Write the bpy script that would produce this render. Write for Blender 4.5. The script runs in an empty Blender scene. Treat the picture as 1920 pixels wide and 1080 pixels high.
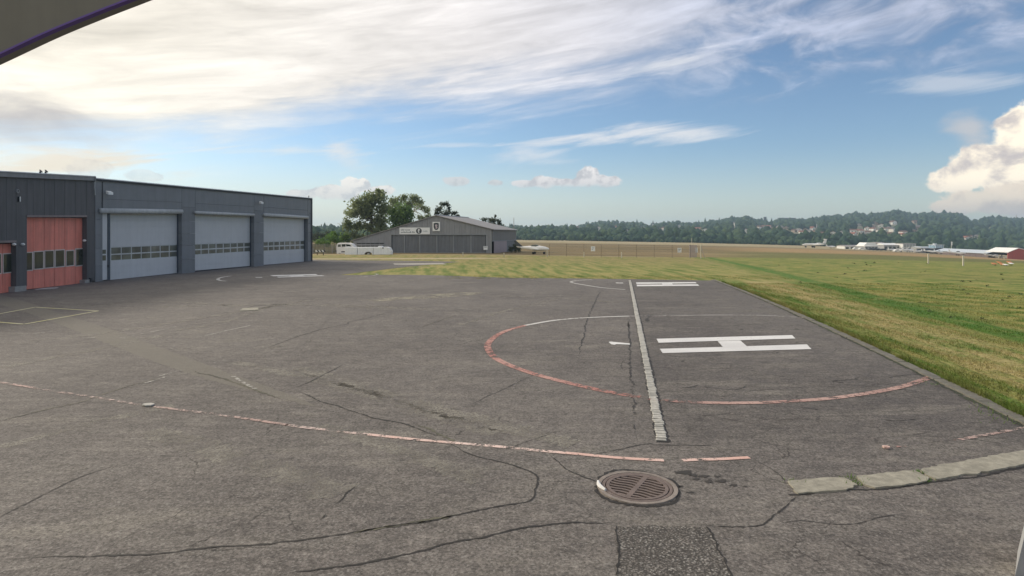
import bpy, bmesh, math, random
import numpy as np
from mathutils import Vector, noise as mnoise

random.seed(7); rng = np.random.default_rng(7)
D = bpy.data
scene = bpy.context.scene
COL = scene.collection

# ------------------------------------------------------------------ camera
CAM_H = 3.6            # camera height above the apron
FPX = 1150.0           # focal length in photo pixels
HY = 437.0             # row of the horizon in the photo
cam = D.cameras.new('camera')
cam.sensor_width = 36.0
cam.lens = 36.0 * FPX / 1920.0
cam.shift_y = -(540.0 - HY) / 1920.0
cam.clip_start = 0.05
cam.clip_end = 20000.0
cam_ob = D.objects.new('camera', cam)
cam_ob.location = (0, 0, CAM_H)
cam_ob.rotation_euler = (math.radians(90), 0, 0)
COL.objects.link(cam_ob)
scene.camera = cam_ob

# ------------------------------------------------------------------ view
scene.view_settings.view_transform = 'Standard'
scene.view_settings.look = 'None'
scene.view_settings.exposure = 0.47
scene.view_settings.gamma = 1.0
scene.view_settings.use_curve_mapping = False
scene.render.engine = 'CYCLES'
scene.cycles.use_denoising = True
scene.cycles.max_bounces = 6
scene.cycles.diffuse_bounces = 3
scene.cycles.glossy_bounces = 2
scene.cycles.transparent_max_bounces = 12
scene.cycles.volume_bounces = 0
scene.render.film_transparent = False

SUN_AZ, SUN_EL = -60.0, 28.0      # degrees, azimuth from +Y towards +X

# ------------------------------------------------------------------ node helper
class S:
    """a socket with arithmetic"""
    def __init__(s, t, o): s.t, s.o = t, o
    def _m(s, op, *a):
        n = s.t.nodes.new('ShaderNodeMath'); n.operation = op
        for i, v in enumerate((s,) + a):
            if isinstance(v, S): s.t.links.new(v.o, n.inputs[i])
            else: n.inputs[i].default_value = v
        return S(s.t, n.outputs[0])
    def __add__(s, b): return s._m('ADD', b)
    __radd__ = __add__
    def __sub__(s, b): return s._m('SUBTRACT', b)
    def __rsub__(s, b): return (s * -1.0) + b
    def __mul__(s, b): return s._m('MULTIPLY', b)
    __rmul__ = __mul__
    def __truediv__(s, b): return s._m('DIVIDE', b)
    def max(s, b): return s._m('MAXIMUM', b)
    def min(s, b): return s._m('MINIMUM', b)
    def pow(s, b): return s._m('POWER', b)
    def abs(s): return s._m('ABSOLUTE')
    def sqrt(s): return s._m('SQRT')
    def step(s, a, b, x=0.0, y=1.0):
        n = s.t.nodes.new('ShaderNodeMapRange'); n.interpolation_type = 'SMOOTHSTEP'
        s.t.links.new(s.o, n.inputs[0])
        for i, v in zip((1, 2, 3, 4), (a, b, x, y)):
            if isinstance(v, S): s.t.links.new(v.o, n.inputs[i])
            else: n.inputs[i].default_value = v
        return S(s.t, n.outputs[0])
    def lin(s, a, b, x=0.0, y=1.0):
        r = s.step(a, b, x, y); r.o.node.interpolation_type = 'LINEAR'; return r

class NT:
    def __init__(s, tree): s.t = tree
    def new(s, k): return s.t.nodes.new(k)
    def link(s, a, b): s.t.links.new(a.o if isinstance(a, S) else a, b)
    def sep(s, v):
        n = s.new('ShaderNodeSeparateXYZ'); s.link(v, n.inputs[0]); return [S(s.t, n.outputs[i]) for i in range(3)]
    def vec(s, x, y, z):
        n = s.new('ShaderNodeCombineXYZ')
        for i, v in enumerate((x, y, z)):
            if isinstance(v, S): s.link(v, n.inputs[i])
            else: n.inputs[i].default_value = v
        return S(s.t, n.outputs[0])
    def noise(s, v, scale=1, detail=4, rough=.55, dist=0, color=False):
        n = s.new('ShaderNodeTexNoise'); s.link(v, n.inputs['Vector'])
        n.inputs['Scale'].default_value = scale; n.inputs['Detail'].default_value = detail
        n.inputs['Roughness'].default_value = rough; n.inputs['Distortion'].default_value = dist
        return S(s.t, n.outputs['Color' if color else 'Fac'])
    def vor(s, v, scale=1, feature='F1', out='Distance', rand=1.0):
        n = s.new('ShaderNodeTexVoronoi'); n.feature = feature; s.link(v, n.inputs['Vector'])
        n.inputs['Scale'].default_value = scale; n.inputs['Randomness'].default_value = rand
        return S(s.t, n.outputs[out])
    def mix(s, f, a, b, mode='MIX'):
        n = s.new('ShaderNodeMix'); n.data_type = 'RGBA'; n.blend_type = mode
        for i, v in ((0, f), (6, a), (7, b)):
            if isinstance(v, S): s.link(v, n.inputs[i])
            elif i == 0: n.inputs[i].default_value = v
            else: n.inputs[i].default_value = (*v, 1) if len(v) == 3 else v
        return S(s.t, n.outputs[2])
    def scale(s, c, f):
        n = s.new('ShaderNodeVectorMath'); n.operation = 'SCALE'
        if isinstance(c, S): s.link(c, n.inputs[0])
        else: n.inputs[0].default_value = c
        if isinstance(f, S): s.link(f, n.inputs['Scale'])
        else: n.inputs['Scale'].default_value = f
        return S(s.t, n.outputs[0])
    def vadd(s, a, b):
        n = s.new('ShaderNodeVectorMath'); n.operation = 'ADD'
        s.link(a, n.inputs[0]); s.link(b, n.inputs[1]); return S(s.t, n.outputs[0])
    def tex(s, out='Object'):
        n = s.new('ShaderNodeTexCoord'); return S(s.t, n.outputs[out])
    def pos(s):
        n = s.new('ShaderNodeNewGeometry'); return S(s.t, n.outputs['Position'])
    def bump(s, h, strength=.3, dist=.01):
        n = s.new('ShaderNodeBump'); s.link(h, n.inputs['Height'])
        n.inputs['Strength'].default_value = strength; n.inputs['Distance'].default_value = dist
        return S(s.t, n.outputs[0])

def material(name, fn=None, color=(.5, .5, .5), rough=.7, metal=0.0, spec=.5, var=0.0, vscale=3.0):
    m = D.materials.new(name); m.use_nodes = True
    t = m.node_tree; nt = NT(t); b = t.nodes['Principled BSDF']
    b.inputs['Base Color'].default_value = (*color, 1); b.inputs['Roughness'].default_value = rough
    b.inputs['Metallic'].default_value = metal; b.inputs['Specular IOR Level'].default_value = spec
    if fn: fn(nt, b, t.nodes['Material Output'])
    elif var:
        p = nt.pos()
        n = nt.noise(p, vscale, 6, .65).lin(.25, .75, 1 - var, 1 + var)
        nt.link(nt.scale(color, n), b.inputs['Base Color'])
        nt.link(nt.noise(p, vscale * 2, 3).lin(.2, .8, max(0, rough - .1), min(1, rough + .1)), b.inputs['Roughness'])
    return m

# ------------------------------------------------------------------ world
w = D.worlds.new('World'); scene.world = w; w.use_nodes = True
wt = w.node_tree; nt = NT(wt); bg = wt.nodes['Background']
sky = wt.nodes.new('ShaderNodeTexSky'); sky.sky_type = 'NISHITA'; sky.sun_disc = False
sky.sun_elevation = math.radians(SUN_EL); sky.sun_rotation = math.radians(SUN_AZ)
sky.altitude = 500; sky.air_density = 1.0; sky.dust_density = 0.6; sky.ozone_density = 1.4
dv = nt.tex('Generated')
X, Y, Z = nt.sep(dv)
el = Z._m('ARCSINE') * (180 / math.pi)
az = X._m('ARCTAN2', Y) * (180 / math.pi)
azc = az.max(-75.0).min(75.0)
base = nt.mix(1.0, nt.scale(S(wt, sky.outputs[0]), .80), (.90, 1.01, 1.12), 'MULTIPLY')

base = nt.mix(el.step(8.0, .0) * azc.step(30.0, -25.0, .28, .62), base, (6.4, 6.1, 5.2))
STR = 0.1                         # strength of the sky
def c(r, g, b_): return (r / STR, g / STR, b_ / STR)

# the veil of high cloud that lies over the left and upper sky
slope = 0.17
sv = nt.vec(X * 2.2 + Z * 1.5, Y * 2.2, (Z - X * 0.16) * 17.0)
n_st = nt.noise(sv, 1.0, 9, .58, .35)
n_fine = nt.noise(nt.vec(X * 6 + Z * 4, Y * 6, (Z - X * 0.17) * 48.0), 1.0, 8, .62, .5)
n_puff = nt.noise(nt.vec(X * 9, Y * 9, Z * 20), 1.0, 9, .6, .6)
B = azc * slope + 11.0
edge = (el - B) + (n_st - .5) * 11.0 + (n_fine - .5) * 5.0
deck = edge.step(-1.5, 5.0)
right = azc.step(6.0, 24.0)
puffy = ((el - 13.2) * .09 + (n_puff - .5) * 3.2 + .15).step(-.15, .9)
deck_r = puffy * (el.step(9.8, 14.5)) * .78
thin = ((n_fine - .5) * 4.0).step(.0, 1.0) * el.step(10.5, 12.0) * el.step(16.0, 13.0) * .45 * azc.step(14., 22.)
cover = deck * (1.0 - right) + (deck_r.max(thin)) * right
cover = cover * el.step(1.0, 6.5)
tex_d = n_st.lin(.30, .70, .80, 1.12) * n_fine.lin(.32, .68, .84, 1.12)
warm = azc.step(-48.0, 8.0)
cool = azc.step(-8.0, 30.0)
deck_col = nt.mix(warm, c(.80, .745, .635), c(.70, .675, .68))
deck_col = nt.mix(cool, deck_col, c(.40, .43, .53))
deck_col = nt.scale(deck_col, tex_d * ((n_puff - .5) * 1.5 * right + 1.0))
# grey underside low on the far left
gy = ((n_puff - .5) * 2.2 + 1.1 - (((az + 39.0) / 9.0).pow(2.0) + ((el - 7.4 - (az + 39.0) * .10) / 3.0).pow(2.0)).sqrt()).step(-.2, 1.3)
deck_col = nt.mix(gy * .9, deck_col, c(.37, .355, .365))
col = nt.mix(cover, base, deck_col)

# separate cirrus streaks in the blue part
def wisp(col, a0, e0, ra, re, tilt, amt, colr, nz, th=.0):
    a = az - a0; e = el - e0 - a * tilt - (a * a) * -.004
    d = ((a / ra).pow(2.0) + (e / re).pow(2.0)).sqrt()
    m = (1.0 - d + (nz - .5) * 2.6 + th).step(.05, 1.0) * amt
    m = m * d.step(1.9, .8)
    return nt.mix(m, col, colr)
wc = c(0.608, 0.616, 0.638)
col = wisp(col, 10.5, 8.9, 12.5, 1.1, .045, .9, wc, n_fine)
col = wisp(col, 2.0, 7.3, 5.0, 1.5, .05, .65, wc, n_fine)
col = wisp(col, 15.0, 14.9, 8.0, 1.2, .10, .75, wc, n_fine)
col = wisp(col, 35.0, 11.3, 6.5, 1.0, -.10, .45, wc, n_fine)
col = wisp(col, -15.5, 7.4, 3.0, 2.0, -.25, .75, c(0.638, 0.623, 0.608), n_fine)
col = wisp(col, -21.0, 7.2, 9.0, .6, .02, .55, c(0.669, 0.646, 0.608), n_fine)
col = wisp(col, -5.5, 8.1, 4.0, .35, .03, .4, wc, n_fine)

col = wisp(col, -35.5, 5.3, 8.0, 1.5, .05, .85, c(.70, .61, .48), n_fine, .15)

# heaped clouds low over the hills
nc_v = nt.vec(X * 13, Y * 13, Z * 17)
n_cu = nt.noise(nc_v, 1.0, 10, .62, .2)
n_cu_s = nt.noise(nt.vadd(nc_v, nt.vec(-.16, .0, .22)), 1.0, 10, .56, .15)
nf_v = nt.vec(X * 34, Y * 34, Z * 40)
n_cf = nt.noise(nf_v, 1.0, 9, .64, .2)
n_cf_s = nt.noise(nt.vadd(nf_v, nt.vec(-.18, .0, .26)), 1.0, 8, .55, .1)
def cumulus(col, blobs, nz, nzs, lit, shade, base_el, amt=1.0, k=2.4):
    best = None
    for (a0, e0, ra, re) in blobs:
        d = (((az - a0) / ra).pow(2.0) + ((el - e0) / re).pow(2.0)).sqrt()
        best = d if best is None else best.min(d)
    m = (1.0 - best + (nz - .5) * k).step(.0, .20)
    m = m * (el + (nz - .5) * 1.2).step(base_el - .25, base_el + .35) * amt
    sh = ((nzs - nz) * 5.0 + .62).step(-.1, .95)
    low = (el - base_el).step(.1, 2.0)
    f = sh * (low * .55 + .45)
    return nt.mix(m, col, nt.mix(f, shade, lit))
# big tower at the right edge, with its anvil
col = wisp(col, 36.9, 7.6, 1.9, 2.2, -.35, .75, c(0.471, 0.456, 0.456), n_puff, .15)
col = cumulus(col, [(40.6, 6.3, 3.3, 3.3), (38.0, 5.0, 2.6, 2.0), (36.2, 4.0, 2.1, 1.2), (41.0, 3.8, 5.0, 2.2)], n_cu, n_cu_s,
              c(.92, .82, .66), c(.47, .43, .42), 2.2, 1.0, 2.0)
col = cumulus(col, [(38.5, 2.4, 3.8, 1.2), (43.0, 2.2, 5.0, 1.8), (36.0, 2.0, 2.2, .7)], n_cu, n_cu_s, c(.70, .61, .50), c(.44, .40, .38), 1.0, .92, 2.0)
col = cumulus(col, [(7.0, 5.4, 1.1, .9), (7.8, 4.75, 2.6, .65), (3.2, 4.75, 1.7, .6), (5.0, 4.65, 1.5, .5), (1.2, 4.6, 1.3, .4)], n_cf, n_cf_s,
              c(.76, .73, .71), c(0.418, 0.418, 0.441), 4.25, .95, 1.4)
col = cumulus(col, [(-14.6, 4.3, 1.0, .8), (-13.6, 4.4, .7, .8), (-16.0, 3.6, 2.6, .7), (-12.0, 3.9, 1.4, .5), (-19.0, 3.4, 1.5, .45)], n_cf, n_cf_s,
              c(.78, .73, .67), c(0.456, 0.456, 0.471), 3.0, .85, 1.6)
col = cumulus(col, [(-5.2, 4.8, 1.4, .5), (-6.8, 3.6, .8, .35), (-1.5, 4.7, .8, .35)], n_cf, n_cf_s, c(0.623, 0.608, 0.600), c(0.426, 0.426, 0.441), 4.3, .8, 1.2)
col = cumulus(col, [(-34.5, 4.9, 1.6, .8), (-31.0, 4.6, 1.4, .5)], n_cf, n_cf_s, c(0.646, 0.608, 0.547), c(0.426, 0.410, 0.410), 3.8, .35, 1.5)
# veiled glow round the sun
sd = (math.sin(math.radians(SUN_AZ)) * math.cos(math.radians(SUN_EL)), math.cos(math.radians(SUN_AZ)) * math.cos(math.radians(SUN_EL)), math.sin(math.radians(SUN_EL)))
dotn = wt.nodes.new('ShaderNodeVectorMath'); dotn.operation = 'DOT_PRODUCT'
nt.link(dv, dotn.inputs[0]); dotn.inputs[1].default_value = sd
glow = S(wt, dotn.outputs['Value']).max(0.0).pow(14.0)
col = nt.vadd(col, nt.scale(c(.12, .10, .07), glow))
nt.link(col, bg.inputs['Color'])
bg.inputs['Strength'].default_value = STR

sun = D.lights.new('sun', 'SUN'); sun.energy = 2.0; sun.angle = math.radians(12); sun.color = (1.0, .9, .76)
sun_ob = D.objects.new('sun', sun); COL.objects.link(sun_ob)
sun_ob.location = (-60, 90, 60)
sun_ob.rotation_euler = (-Vector(sd)).to_track_quat('-Z', 'Y').to_euler()

# ------------------------------------------------------------------ terrain
_FAR = np.array([(-400, 447), (600, 447), (700, 448.5), (960, 451.5), (1100, 453.5), (1300, 457.5), (1450, 461.5), (1550, 465),
                 (1650, 469), (1750, 475), (1850, 481.5), (1920, 486), (2300, 512)], float)
def sstep(a, b, x):
    t = np.clip((np.asarray(x, float) - a) / (b - a), 0, 1); return t * t * (3 - 2 * t)
def ground_z(x, y):
    """height of the ground: level apron, the airfield falls gently away beyond it"""
    x = np.asarray(x, float); y = np.asarray(y, float)
    u = x / np.maximum(y, 1.0)
    z500 = CAM_H - (np.interp(960 + FPX * u, _FAR[:, 0], _FAR[:, 1]) - HY) / FPX * 500.0
    ys = 95.0 + (52.0 - 95.0) * sstep(-.15, .2, u)
    t = np.maximum(0, y - ys) / (500.0 - ys)
    g = np.minimum(t * t / (t + .05) * 1.05, 1.0)
    return z500 * g
def G(px, py):
    """ground point seen at a photo pixel on the level apron"""
    y = FPX * CAM_H / (py - HY)
    return ((px - 960) / FPX * y, y)
def GT(px, py, ymax=480.0):
    """ground point seen at a photo pixel, following the terrain"""
    u = (px - 960) / FPX
    ys = np.linspace(8, ymax, 4000); sight = CAM_H - (py - HY) / FPX * ys
    hit = np.nonzero(sight <= ground_z(u * ys, ys))[0]
    y = ys[hit[0]] if len(hit) else ymax
    return Vector((u * y, y, float(ground_z(u * y, y))))
def at(px, py, y):
    return Vector(((px - 960) / FPX * y, y, CAM_H - (py - HY) / FPX * y))

# ------------------------------------------------------------------ mesh helpers
class MB:
    def __init__(s): s.v, s.f = [], []
    def add(s, vs, fs):
        o = len(s.v); s.v += [tuple(v) for v in vs]; s.f += [tuple(i + o for i in f) for f in fs]; return s
    def hexa(s, c):
        """eight corners: four of one side in order, then the four opposite"""
        return s.add(c, [(0, 1, 2, 3), (7, 6, 5, 4), (0, 4, 5, 1), (1, 5, 6, 2), (2, 6, 7, 3), (3, 7, 4, 0)])
    def box(s, x0, x1, y0, y1, z0, z1):
        return s.hexa([(x0, y0, z0), (x1, y0, z0), (x1, y0, z1), (x0, y0, z1), (x0, y1, z0), (x1, y1, z0), (x1, y1, z1), (x0, y1, z1)])
    def prism(s, pts, off):
        """a flat outline pushed along the vector off"""
        n = len(pts); off = Vector(off); a = [Vector(p) for p in pts]
        return s.add(a + [p + off for p in a], [tuple(range(n - 1, -1, -1)), tuple(range(n, 2 * n))] +
                     [(i, (i + 1) % n, n + (i + 1) % n, n + i) for i in range(n)])
    def tube(s, pts, r, n=8, cap=True):
        pts = [Vector(p) for p in pts]; rs = r if isinstance(r, (list, tuple)) else [r] * len(pts)
        vs, fs = [], []
        for i, p in enumerate(pts):
            d = (pts[min(i + 1, len(pts) - 1)] - pts[max(i - 1, 0)]).normalized()
            a = d.cross(Vector((0, 0, 1)) if abs(d.z) < .9 else Vector((1, 0, 0))).normalized(); b = d.cross(a)
            vs += [p + (a * math.cos(2 * math.pi * k / n) + b * math.sin(2 * math.pi * k / n)) * rs[i] for k in range(n)]
        for i in range(len(pts) - 1):
            fs += [(i * n + k, i * n + (k + 1) % n, (i + 1) * n + (k + 1) % n, (i + 1) * n + k) for k in range(n)]
        if cap: fs += [tuple(range(n - 1, -1, -1)), tuple(range((len(pts) - 1) * n, len(pts) * n))]
        return s.add(vs, fs)
    def rings(s, rings, closed=True):
        n = len(rings[0]); vs = [p for r in rings for p in r]; fs = []
        for i in range(len(rings) - 1):
            fs += [(i * n + k, i * n + (k + 1) % n, (i + 1) * n + (k + 1) % n, (i + 1) * n + k) for k in range(n)]
        if closed: fs += [tuple(range(n - 1, -1, -1)), tuple(range((len(rings) - 1) * n, len(rings) * n))]
        return s.add(vs, fs)
    def build(s, name, mat, parent=None, smooth=False):
        o0 = loc_of(parent) if parent is not None else Vector((0, 0, 0))
        me = D.meshes.new(name)
        me.from_pydata([(v[0] - o0.x, v[1] - o0.y, v[2] - o0.z) for v in s.v], [], s.f)
        if mat: me.materials.append(mat)
        bm = bmesh.new(); bm.from_mesh(me); bmesh.ops.recalc_face_normals(bm, faces=bm.faces); bm.to_mesh(me); bm.free()
        if smooth:
            for p in me.polygons: p.use_smooth = True
        me.update()
        o = D.objects.new(name, me); COL.objects.link(o)
        if parent is not None: o.parent = parent
        return o

_LOC = {}
def loc_of(o):
    v = Vector((0, 0, 0))
    while o is not None:
        v = v + o.location; o = o.parent
    return v
def tag(o, label=None, cat=None, group=None, kind=None):
    if label: o['label'] = label
    if cat: o['category'] = cat
    if group: o['group'] = group
    if kind: o['kind'] = kind
    return o
def thing(name, loc, label, cat, group=None):
    o = D.objects.new(name, None); COL.objects.link(o); o.location = loc; o.empty_display_size = .2
    return tag(o, label, cat, group)
def raw_mesh(name, verts, faces, mat, parent=None, smooth=False):
    """fast mesh from numpy arrays (all faces of one size)"""
    me = D.meshes.new(name); nv, nf, k = len(verts), len(faces), faces.shape[1]
    me.vertices.add(nv); me.vertices.foreach_set('co', np.ascontiguousarray(verts, np.float32).ravel())
    me.loops.add(nf * k); me.loops.foreach_set('vertex_index', np.ascontiguousarray(faces, np.int32).ravel())
    me.polygons.add(nf); me.polygons.foreach_set('loop_start', np.arange(0, nf * k, k, dtype=np.int32))
    if smooth: me.polygons.foreach_set('use_smooth', np.ones(nf, bool))
    me.materials.append(mat); me.update(calc_edges=True); me.validate()
    o = D.objects.new(name, me); COL.objects.link(o)
    if parent is not None: o.parent = parent
    return o

def smooth_line(pts, n=8):
    """Catmull-Rom through 2D points"""
    P = [np.array(p, float) for p in pts]; P = [2 * P[0] - P[1]] + P + [2 * P[-1] - P[-2]]; out = []
    for i in range(1, len(P) - 2):
        a, b, c_, d = P[i - 1:i + 3]
        for k in range(n):
            t = k / n
            out.append(.5 * ((2 * b) + (c_ - a) * t + (2 * a - 5 * b + 4 * c_ - d) * t * t + (3 * b - a - 3 * c_ + d) * t ** 3))
    out.append(P[-2]); return np.array(out)
def ribbon(name, pts, width, z, mat, parent, sm=6, jitter=0.0, world=False, taper=False):
    """a flat strip lying on the ground along photo pixels"""
    W = np.array(pts if world else [G(*p) for p in pts], float)
    L = smooth_line(W, sm) if sm > 1 else W
    if jitter:                       # ragged: resample every 6 cm
        seg = np.hypot(*np.diff(L, axis=0).T); s = np.r_[0, seg.cumsum()]
        q = np.arange(0, s[-1], max(.06, s[-1] / 500)); L = np.c_[np.interp(q, s, L[:, 0]), np.interp(q, s, L[:, 1])]
    t = np.gradient(L, axis=0); t /= np.maximum(np.hypot(*t.T), 1e-9)[:, None]; nrm = np.c_[-t[:, 1], t[:, 0]]
    n = len(L); wl = np.full(n, width / 2.0); wr = wl.copy()
    if jitter:
        wl = wl * (1 + jitter * rng.normal(0, 1, n)).clip(.12, 2.6); wr = wr * (1 + jitter * rng.normal(0, 1, n)).clip(.12, 2.6)
        wob = np.convolve(rng.normal(0, 1, n + 8), np.ones(9) / 9, 'valid')[:n] * jitter * .05; wk = np.convolve(rng.normal(0, 1, n + 6), np.ones(7) / 7, 'valid')[:n] * jitter * min(width, .05) * 2.2; L = L + nrm * (wob + wk)[:, None]
    if taper:
        e = np.minimum(np.arange(n), np.arange(n)[::-1]) / max(1, n * .12); e = np.clip(e, .05, 1); wl *= e; wr *= e
    a = L + nrm * wl[:, None]; b = L - nrm * wr[:, None]
    m = MB(); m.add([(p[0], p[1], z) for q in zip(a, b) for p in q], [(2 * i, 2 * i + 1, 2 * i + 3, 2 * i + 2) for i in range(n - 1)])
    return m.build(name, mat, parent)
def patch(name, pts, z, mat, parent, world=False, rag=0.0):
    P = [p if world else G(*p) for p in pts]
    if rag:
        Q = []
        for i, p in enumerate(P):
            q = P[(i + 1) % len(P)]; d = math.dist(p, q); k = max(1, int(d / .12)); k = min(k, 60)
            for j in range(k):
                t = j / k; Q.append((p[0] + (q[0] - p[0]) * t + random.gauss(0, rag), p[1] + (q[1] - p[1]) * t + random.gauss(0, rag)))
        P = Q
    m = MB(); m.add([(p[0], p[1], z) for p in P], [tuple(range(len(P)))])
    return m.build(name, mat, parent)

# ------------------------------------------------------------------ ground materials
KERB_DIR = Vector((0.172, 1.0)).normalized()         # the kerb and the sett row run this way
def grass_color(nt):
    p = nt.pos(); x, y, z = nt.sep(p)
    along = x * KERB_DIR.x + y * KERB_DIR.y
    k = (x * KERB_DIR.y - y * KERB_DIR.x) - 8.05       # distance beyond the kerb
    n_big = nt.noise(p, .09, 5, .6); n_mid = nt.noise(p, .7, 6, .65); n_fine = nt.noise(p, 7.0, 5, .7)
    rows = nt.noise(nt.vec(k * 2.4, along * .16, 0.0), 1.0, 6, .68)
    rows2 = nt.noise(nt.vec(k * .55, along * .05, 3.0), 1.0, 4, .6)
    mow = nt.noise(nt.vec((x + y * .10) * 1.25, y * .16, 5.0), 1.0, 4, .6)
    green = (.082, .150, .022); lush = (.060, .140, .020); dry = (.255, .215, .078); straw = (.35, .285, .13); olive = (.135, .135, .045)
    d1 = (rows * .55 + n_mid * .3 + rows2 * .5 - .10).step(.42, .74)
    col = nt.mix(d1, green, dry); thr = nt.noise(nt.vec(k * 5.0, along * .5, 8.0), 1.0, 6, .7); col = nt.mix(thr.step(.55, .66) * .55, col, (.33, .285, .12)); col = nt.mix(thr.step(.44, .36) * .5, col, (.045, .085, .014))
    # the worn band that runs along the kerb, then the lush strip
    band = (k + (rows2 - .5) * 2.2).step(.9, 2.0) * (k + (rows2 - .5) * 2.2).step(4.6, 3.2)
    col = nt.mix(band * (rows * .6 + n_mid * .6).step(.42, .72) * .85, col, straw)
    lushb = (k + (n_mid - .5) * 1.2 - along * .012).step(4.6, 5.2) * (k + (n_mid - .5) * 1.2 - along * .012).step(6.6, 5.9)
    col = nt.mix(lushb * (n_mid).step(.25, .55) * .9, col, lush)
    # the wider meadow
    mead = k.step(6.5, 8.0)
    mcol = nt.mix((n_mid * .6 + mow * .4 + nt.noise(nt.vec(x * .25, y * 1.1, 0.0), 1.0, 6, .65) * .5).step(.62, .86), (.085, .142, .024), (.265, .238, .075))
    mcol = nt.mix((n_big).step(.5, .72) * .5, mcol, olive)
    col = nt.mix(mead, col, mcol)
    # mown stripes behind the apron
    behind = y.step(44.0, 48.0) * k.step(6.0, 2.0)
    bcol = nt.mix((mow * .9 + n_mid * .35).step(.46, .76), (.105, .150, .030), (.285, .250, .090))
    bcol = nt.mix(y.step(60.0, 90.0) * n_mid.step(.35, .6) * .75, bcol, (.25, .19, .085))
    col = nt.mix(behind, col, bcol)
    # beyond the fence: tall dry hay
    hay_n = nt.noise(nt.vec(x * .02, y * .03, 0.0), 1.0, 6, .6)
    hay = nt.mix(hay_n.step(.35, .65), (.205, .150, .072), (.150, .118, .058))
    hay = nt.mix(nt.noise(nt.vec(x * .012, y * .05, 7.0), 1.0, 5, .6).step(.55, .68) * .7, hay, (.30, .235, .125))
    u = x / y.max(1.0)
    hay = nt.mix(y.step(300.0, 420.0) * .8, hay, (.36, .30, .175))
    greenf = u.step(.28, .46) * y.step(230.0, 120.0)
    hay = nt.mix(greenf * .9, hay, nt.mix(n_mid.step(.3, .7), (.10, .125, .036), (.17, .16, .06)))
    tanb = u.step(.3, .45) * y.step(150.0, 185.0) * y.step(330.0, 260.0)
    hay = nt.mix(tanb * .8, hay, (.335, .225, .110))
    col = nt.mix(y.step(101.0, 105.0), col, hay)
    edge = ((y - 102.5).abs()).step(1.8, .4)
    col = nt.mix(edge * .8 * u.step(.3, .2), col, (.34, .29, .17))
    path = ((y - 88.0 - x * .10 + (n_mid - .5) * 1.5).abs()).step(2.4, 1.0) * (x).step(4.0, -8.0)
    col = nt.mix(path * .9, col, (.40, .33, .22))
    dark = nt.vor(nt.vec(x * .55, y * .55, 0.0), 1.0).step(.16, .05) * n_big.step(.45, .6) * mead
    col = nt.mix(dark * .75, col, (.035, .045, .014))
    col = nt.scale(col, n_fine.lin(.28, .72, .45, 1.55))
    return col, n_fine
def m_ground(nt, b, out):
    col, n = grass_color(nt); nt.link(nt.scale(col, (1.12)), b.inputs['Base Color'])
    b.inputs['Roughness'].default_value = .9; b.inputs['Specular IOR Level'].default_value = .15
    nt.link(nt.bump(n, .6, .05), b.inputs['Normal'])
def m_blade(nt, b, out):
    col, n = grass_color(nt); nt.link(nt.scale(col, 1.12), b.inputs['Base Color'])
    b.inputs['Roughness'].default_value = .75; b.inputs['Specular IOR Level'].default_value = .2
    tr = nt.new('ShaderNodeBsdfTranslucent'); nt.link(col, tr.inputs[0])
    mx = nt.new('ShaderNodeMixShader'); mx.inputs[0].default_value = .35
    nt.link(b.outputs[0], mx.inputs[1]); nt.link(tr.outputs[0], mx.inputs[2]); nt.link(mx.outputs[0], out.inputs[0])

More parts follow.
